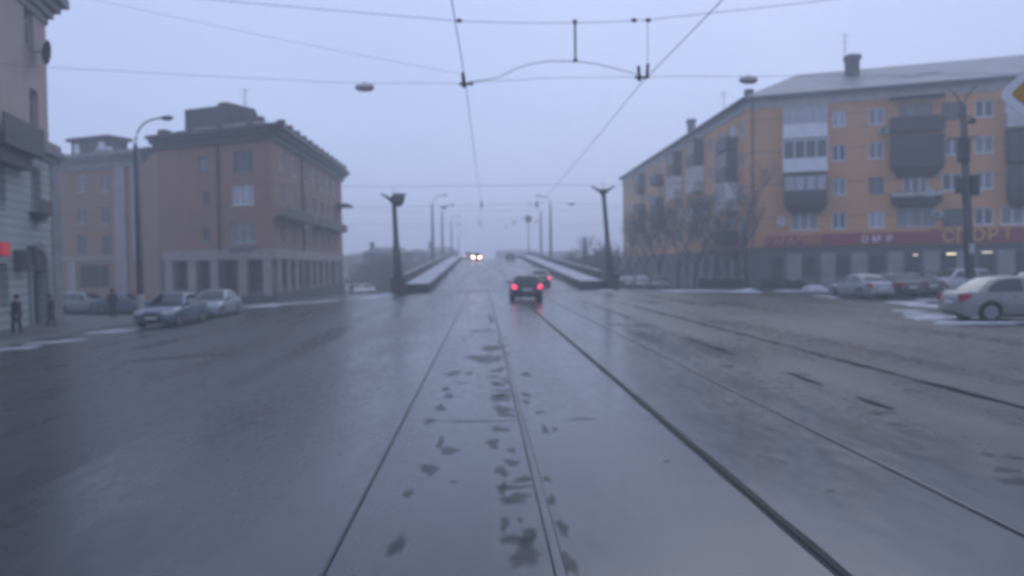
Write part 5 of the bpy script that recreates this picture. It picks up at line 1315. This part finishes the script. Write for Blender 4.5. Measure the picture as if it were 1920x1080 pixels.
# hazy trees beyond: each its own
rt_ = random.Random(17); i = 0
for (ua, ub, Da, Db, n_, sA, sB, side) in ((1066, 1165, 108, 150, 12, .62, .78, 'right of the bridge'), (664, 750, 118, 145, 9, .5, .66, 'left of the bridge'), (752, 830, 150, 190, 6, .45, .6, 'beyond the left bridge walkway'), (985, 1062, 180, 260, 8, .55, .8, 'beyond the right bridge walkway')):
    for j in range(n_):
        u = ua+(ub-ua)*(j+rt_.uniform(.2, .8))/n_; D = rt_.uniform(Da, Db); x, y, z = tpos(u, D)
        if side == 'beyond the right bridge walkway': z = -1.5
        bare_tree('dark hazy bare tree %s, indistinct in the tree line' % side, x, y, min(z, -2.0), [T1, T2, T3][i % 3], 'hazy trees %s' % side, rt_.uniform(0, 6), rt_.uniform(sA, sB)); i += 1
# dense hazy bushes behind (uncountable)
def bush_mass(name, label, pts_, m, leaf=.28):
    k = MB(); rnd = random.Random(len(pts_)*7+3)
    for (c, rx, ry, rz_, n_) in pts_:
        for i in range(n_):
            a = rnd.uniform(0, 6.283); ph = math.acos(rnd.uniform(-.2, 1)); rr = rnd.uniform(.45, 1.0)*(1+.25*math.sin(3*a)+.15*math.sin(7*a+c[0]))
            p_ = Vector((c[0]+rx*rr*math.sin(ph)*math.cos(a), c[1]+ry*rr*math.sin(ph)*math.sin(a), c[2]+rz_*rr*math.cos(ph)))
            d1 = Vector((rnd.uniform(-1, 1), rnd.uniform(-1, 1), rnd.uniform(-1, 1))).normalized(); d2 = d1.orthogonal().normalized()
            s_ = leaf*rnd.uniform(.5, 1.5); k.add([p_-d1*s_, p_+d2*s_*.6, p_+d1*s_, p_-d2*s_*.6], [(0, 1, 2, 3)])
    return tag(k.build(name, m), label, 'bushes', None, 'stuff')
B_ = []
for u, D, h_ in [(1070+j*9, 120+(j*37 % 30), 3.2+(j*53 % 17)/10) for j in range(11)]: x, y, z = tpos(u, D); B_.append(((x, y, -2.5), 2.4, 2, h_+1.6, 750))
bush_mass('undergrowth', 'dark hazy thicket behind the right bridge parapet', B_, M['twig'], .3)
B_ = []
for u, D, h_ in [(662+j*10, 128+(j*31 % 20), 2.6+(j*53 % 17)/10) for j in range(10)]: x, y, z = tpos(u, D); B_.append(((x, y, -3), 2.2, 2, h_+1.6, 700))
bush_mass('undergrowth', 'dark hazy thicket left of the bridge beyond the white cars', B_, M['twig'], .3)
# spruce
x, y, z = tpos(1097, 122); t = thing('spruce_tree', 'small pointed dark spruce top above the hazy tree line right of the bridge', 'tree', (x, y, -2.5))
k = MB(); k.tube([(0, 0, 0), (0, 0, 8.6)], [.16, .03], 7); k.build('trunk', M['bark'], t)
k = MB(); rnd = random.Random(9)
for i in range(1500):
    z_ = rnd.uniform(1.0, 8.7); rmax = 1.75*(8.9-z_)/7.9*(.7+.3*math.sin(z_*7)); a = rnd.uniform(0, 6.283); rr = rmax*rnd.uniform(.25, 1)
    p_ = Vector((rr*math.cos(a), rr*math.sin(a), z_-rr*.25)); d1 = Vector((math.cos(a), math.sin(a), -.35)); d2 = Vector((-math.sin(a), math.cos(a), 0)); k.add([p_-d1*.2, p_+d2*.1, p_+d1*.25, p_-d2*.1], [(0, 1, 2, 3)])
k.build('crown', M['fir'], t)
# hedges
def hedge(label, ua, ub, D, h_, n_=2600):
    a = at(ua, D); b = at(ub, D-1.5); za = prof(a.x, a.y); k = MB(); rnd = random.Random(int(ua))
    t = thing('hedge', label, 'hedge', (a.x, a.y, za), 0, 'clipped hedges before the ochre block'); d = b-a; d.z = 0
    for i in range(n_):
        f = rnd.random(); w_ = rnd.uniform(-.45, .45); z_ = h_*rnd.random()**.6*(.9+.12*math.sin(f*23))
        p_ = d*f+Vector((0, w_, z_)); d1 = Vector((rnd.uniform(-1, 1), rnd.uniform(-1, 1), rnd.uniform(-1, 1))).normalized(); d2 = d1.orthogonal().normalized(); s_ = rnd.uniform(.05, .13)
        k.add([p_-d1*s_, p_+d2*s_*.6, p_+d1*s_, p_-d2*s_*.6], [(0, 1, 2, 3)])
    k.build('foliage', M['hedge'], t); k = MB()
    for i in range(24): p_ = d*((i+.5)/24); k.tube([p_+Vector((0, 0, -.1)), p_+Vector((rnd.uniform(-.2, .2), rnd.uniform(-.2, .2), h_*.85))], [.03, .012], 5)
    k.build('stems', M['bark'], t)
hedge('long low dark hedge between the bare trees and the corner of the ochre block', 1312, 1396, 70, 1.0)
hedge('shorter low hedge under the faded orange sign', 1428, 1508, 67, .75)

# ================================================================ HAZE
HZ = bpy.data.materials.new('haze_air'); HZ.use_nodes = True; n = HZ.node_tree; n.nodes.clear()
pv = n.nodes.new('ShaderNodeVolumePrincipled'); mo = n.nodes.new('ShaderNodeOutputMaterial')
pv.inputs['Color'].default_value = (.95, .975, 1, 1); pv.inputs['Density'].default_value = .0037; pv.inputs['Anisotropy'].default_value = .2
n.links.new(pv.outputs[0], mo.inputs['Volume'])
k = MB(); k.box(-450, 450, -40, 790, -6.5, 32); hz_o = k.build('haze', HZ); tag(hz_o, 'pale blue winter mist thickening toward the bridge', None, None, 'stuff')
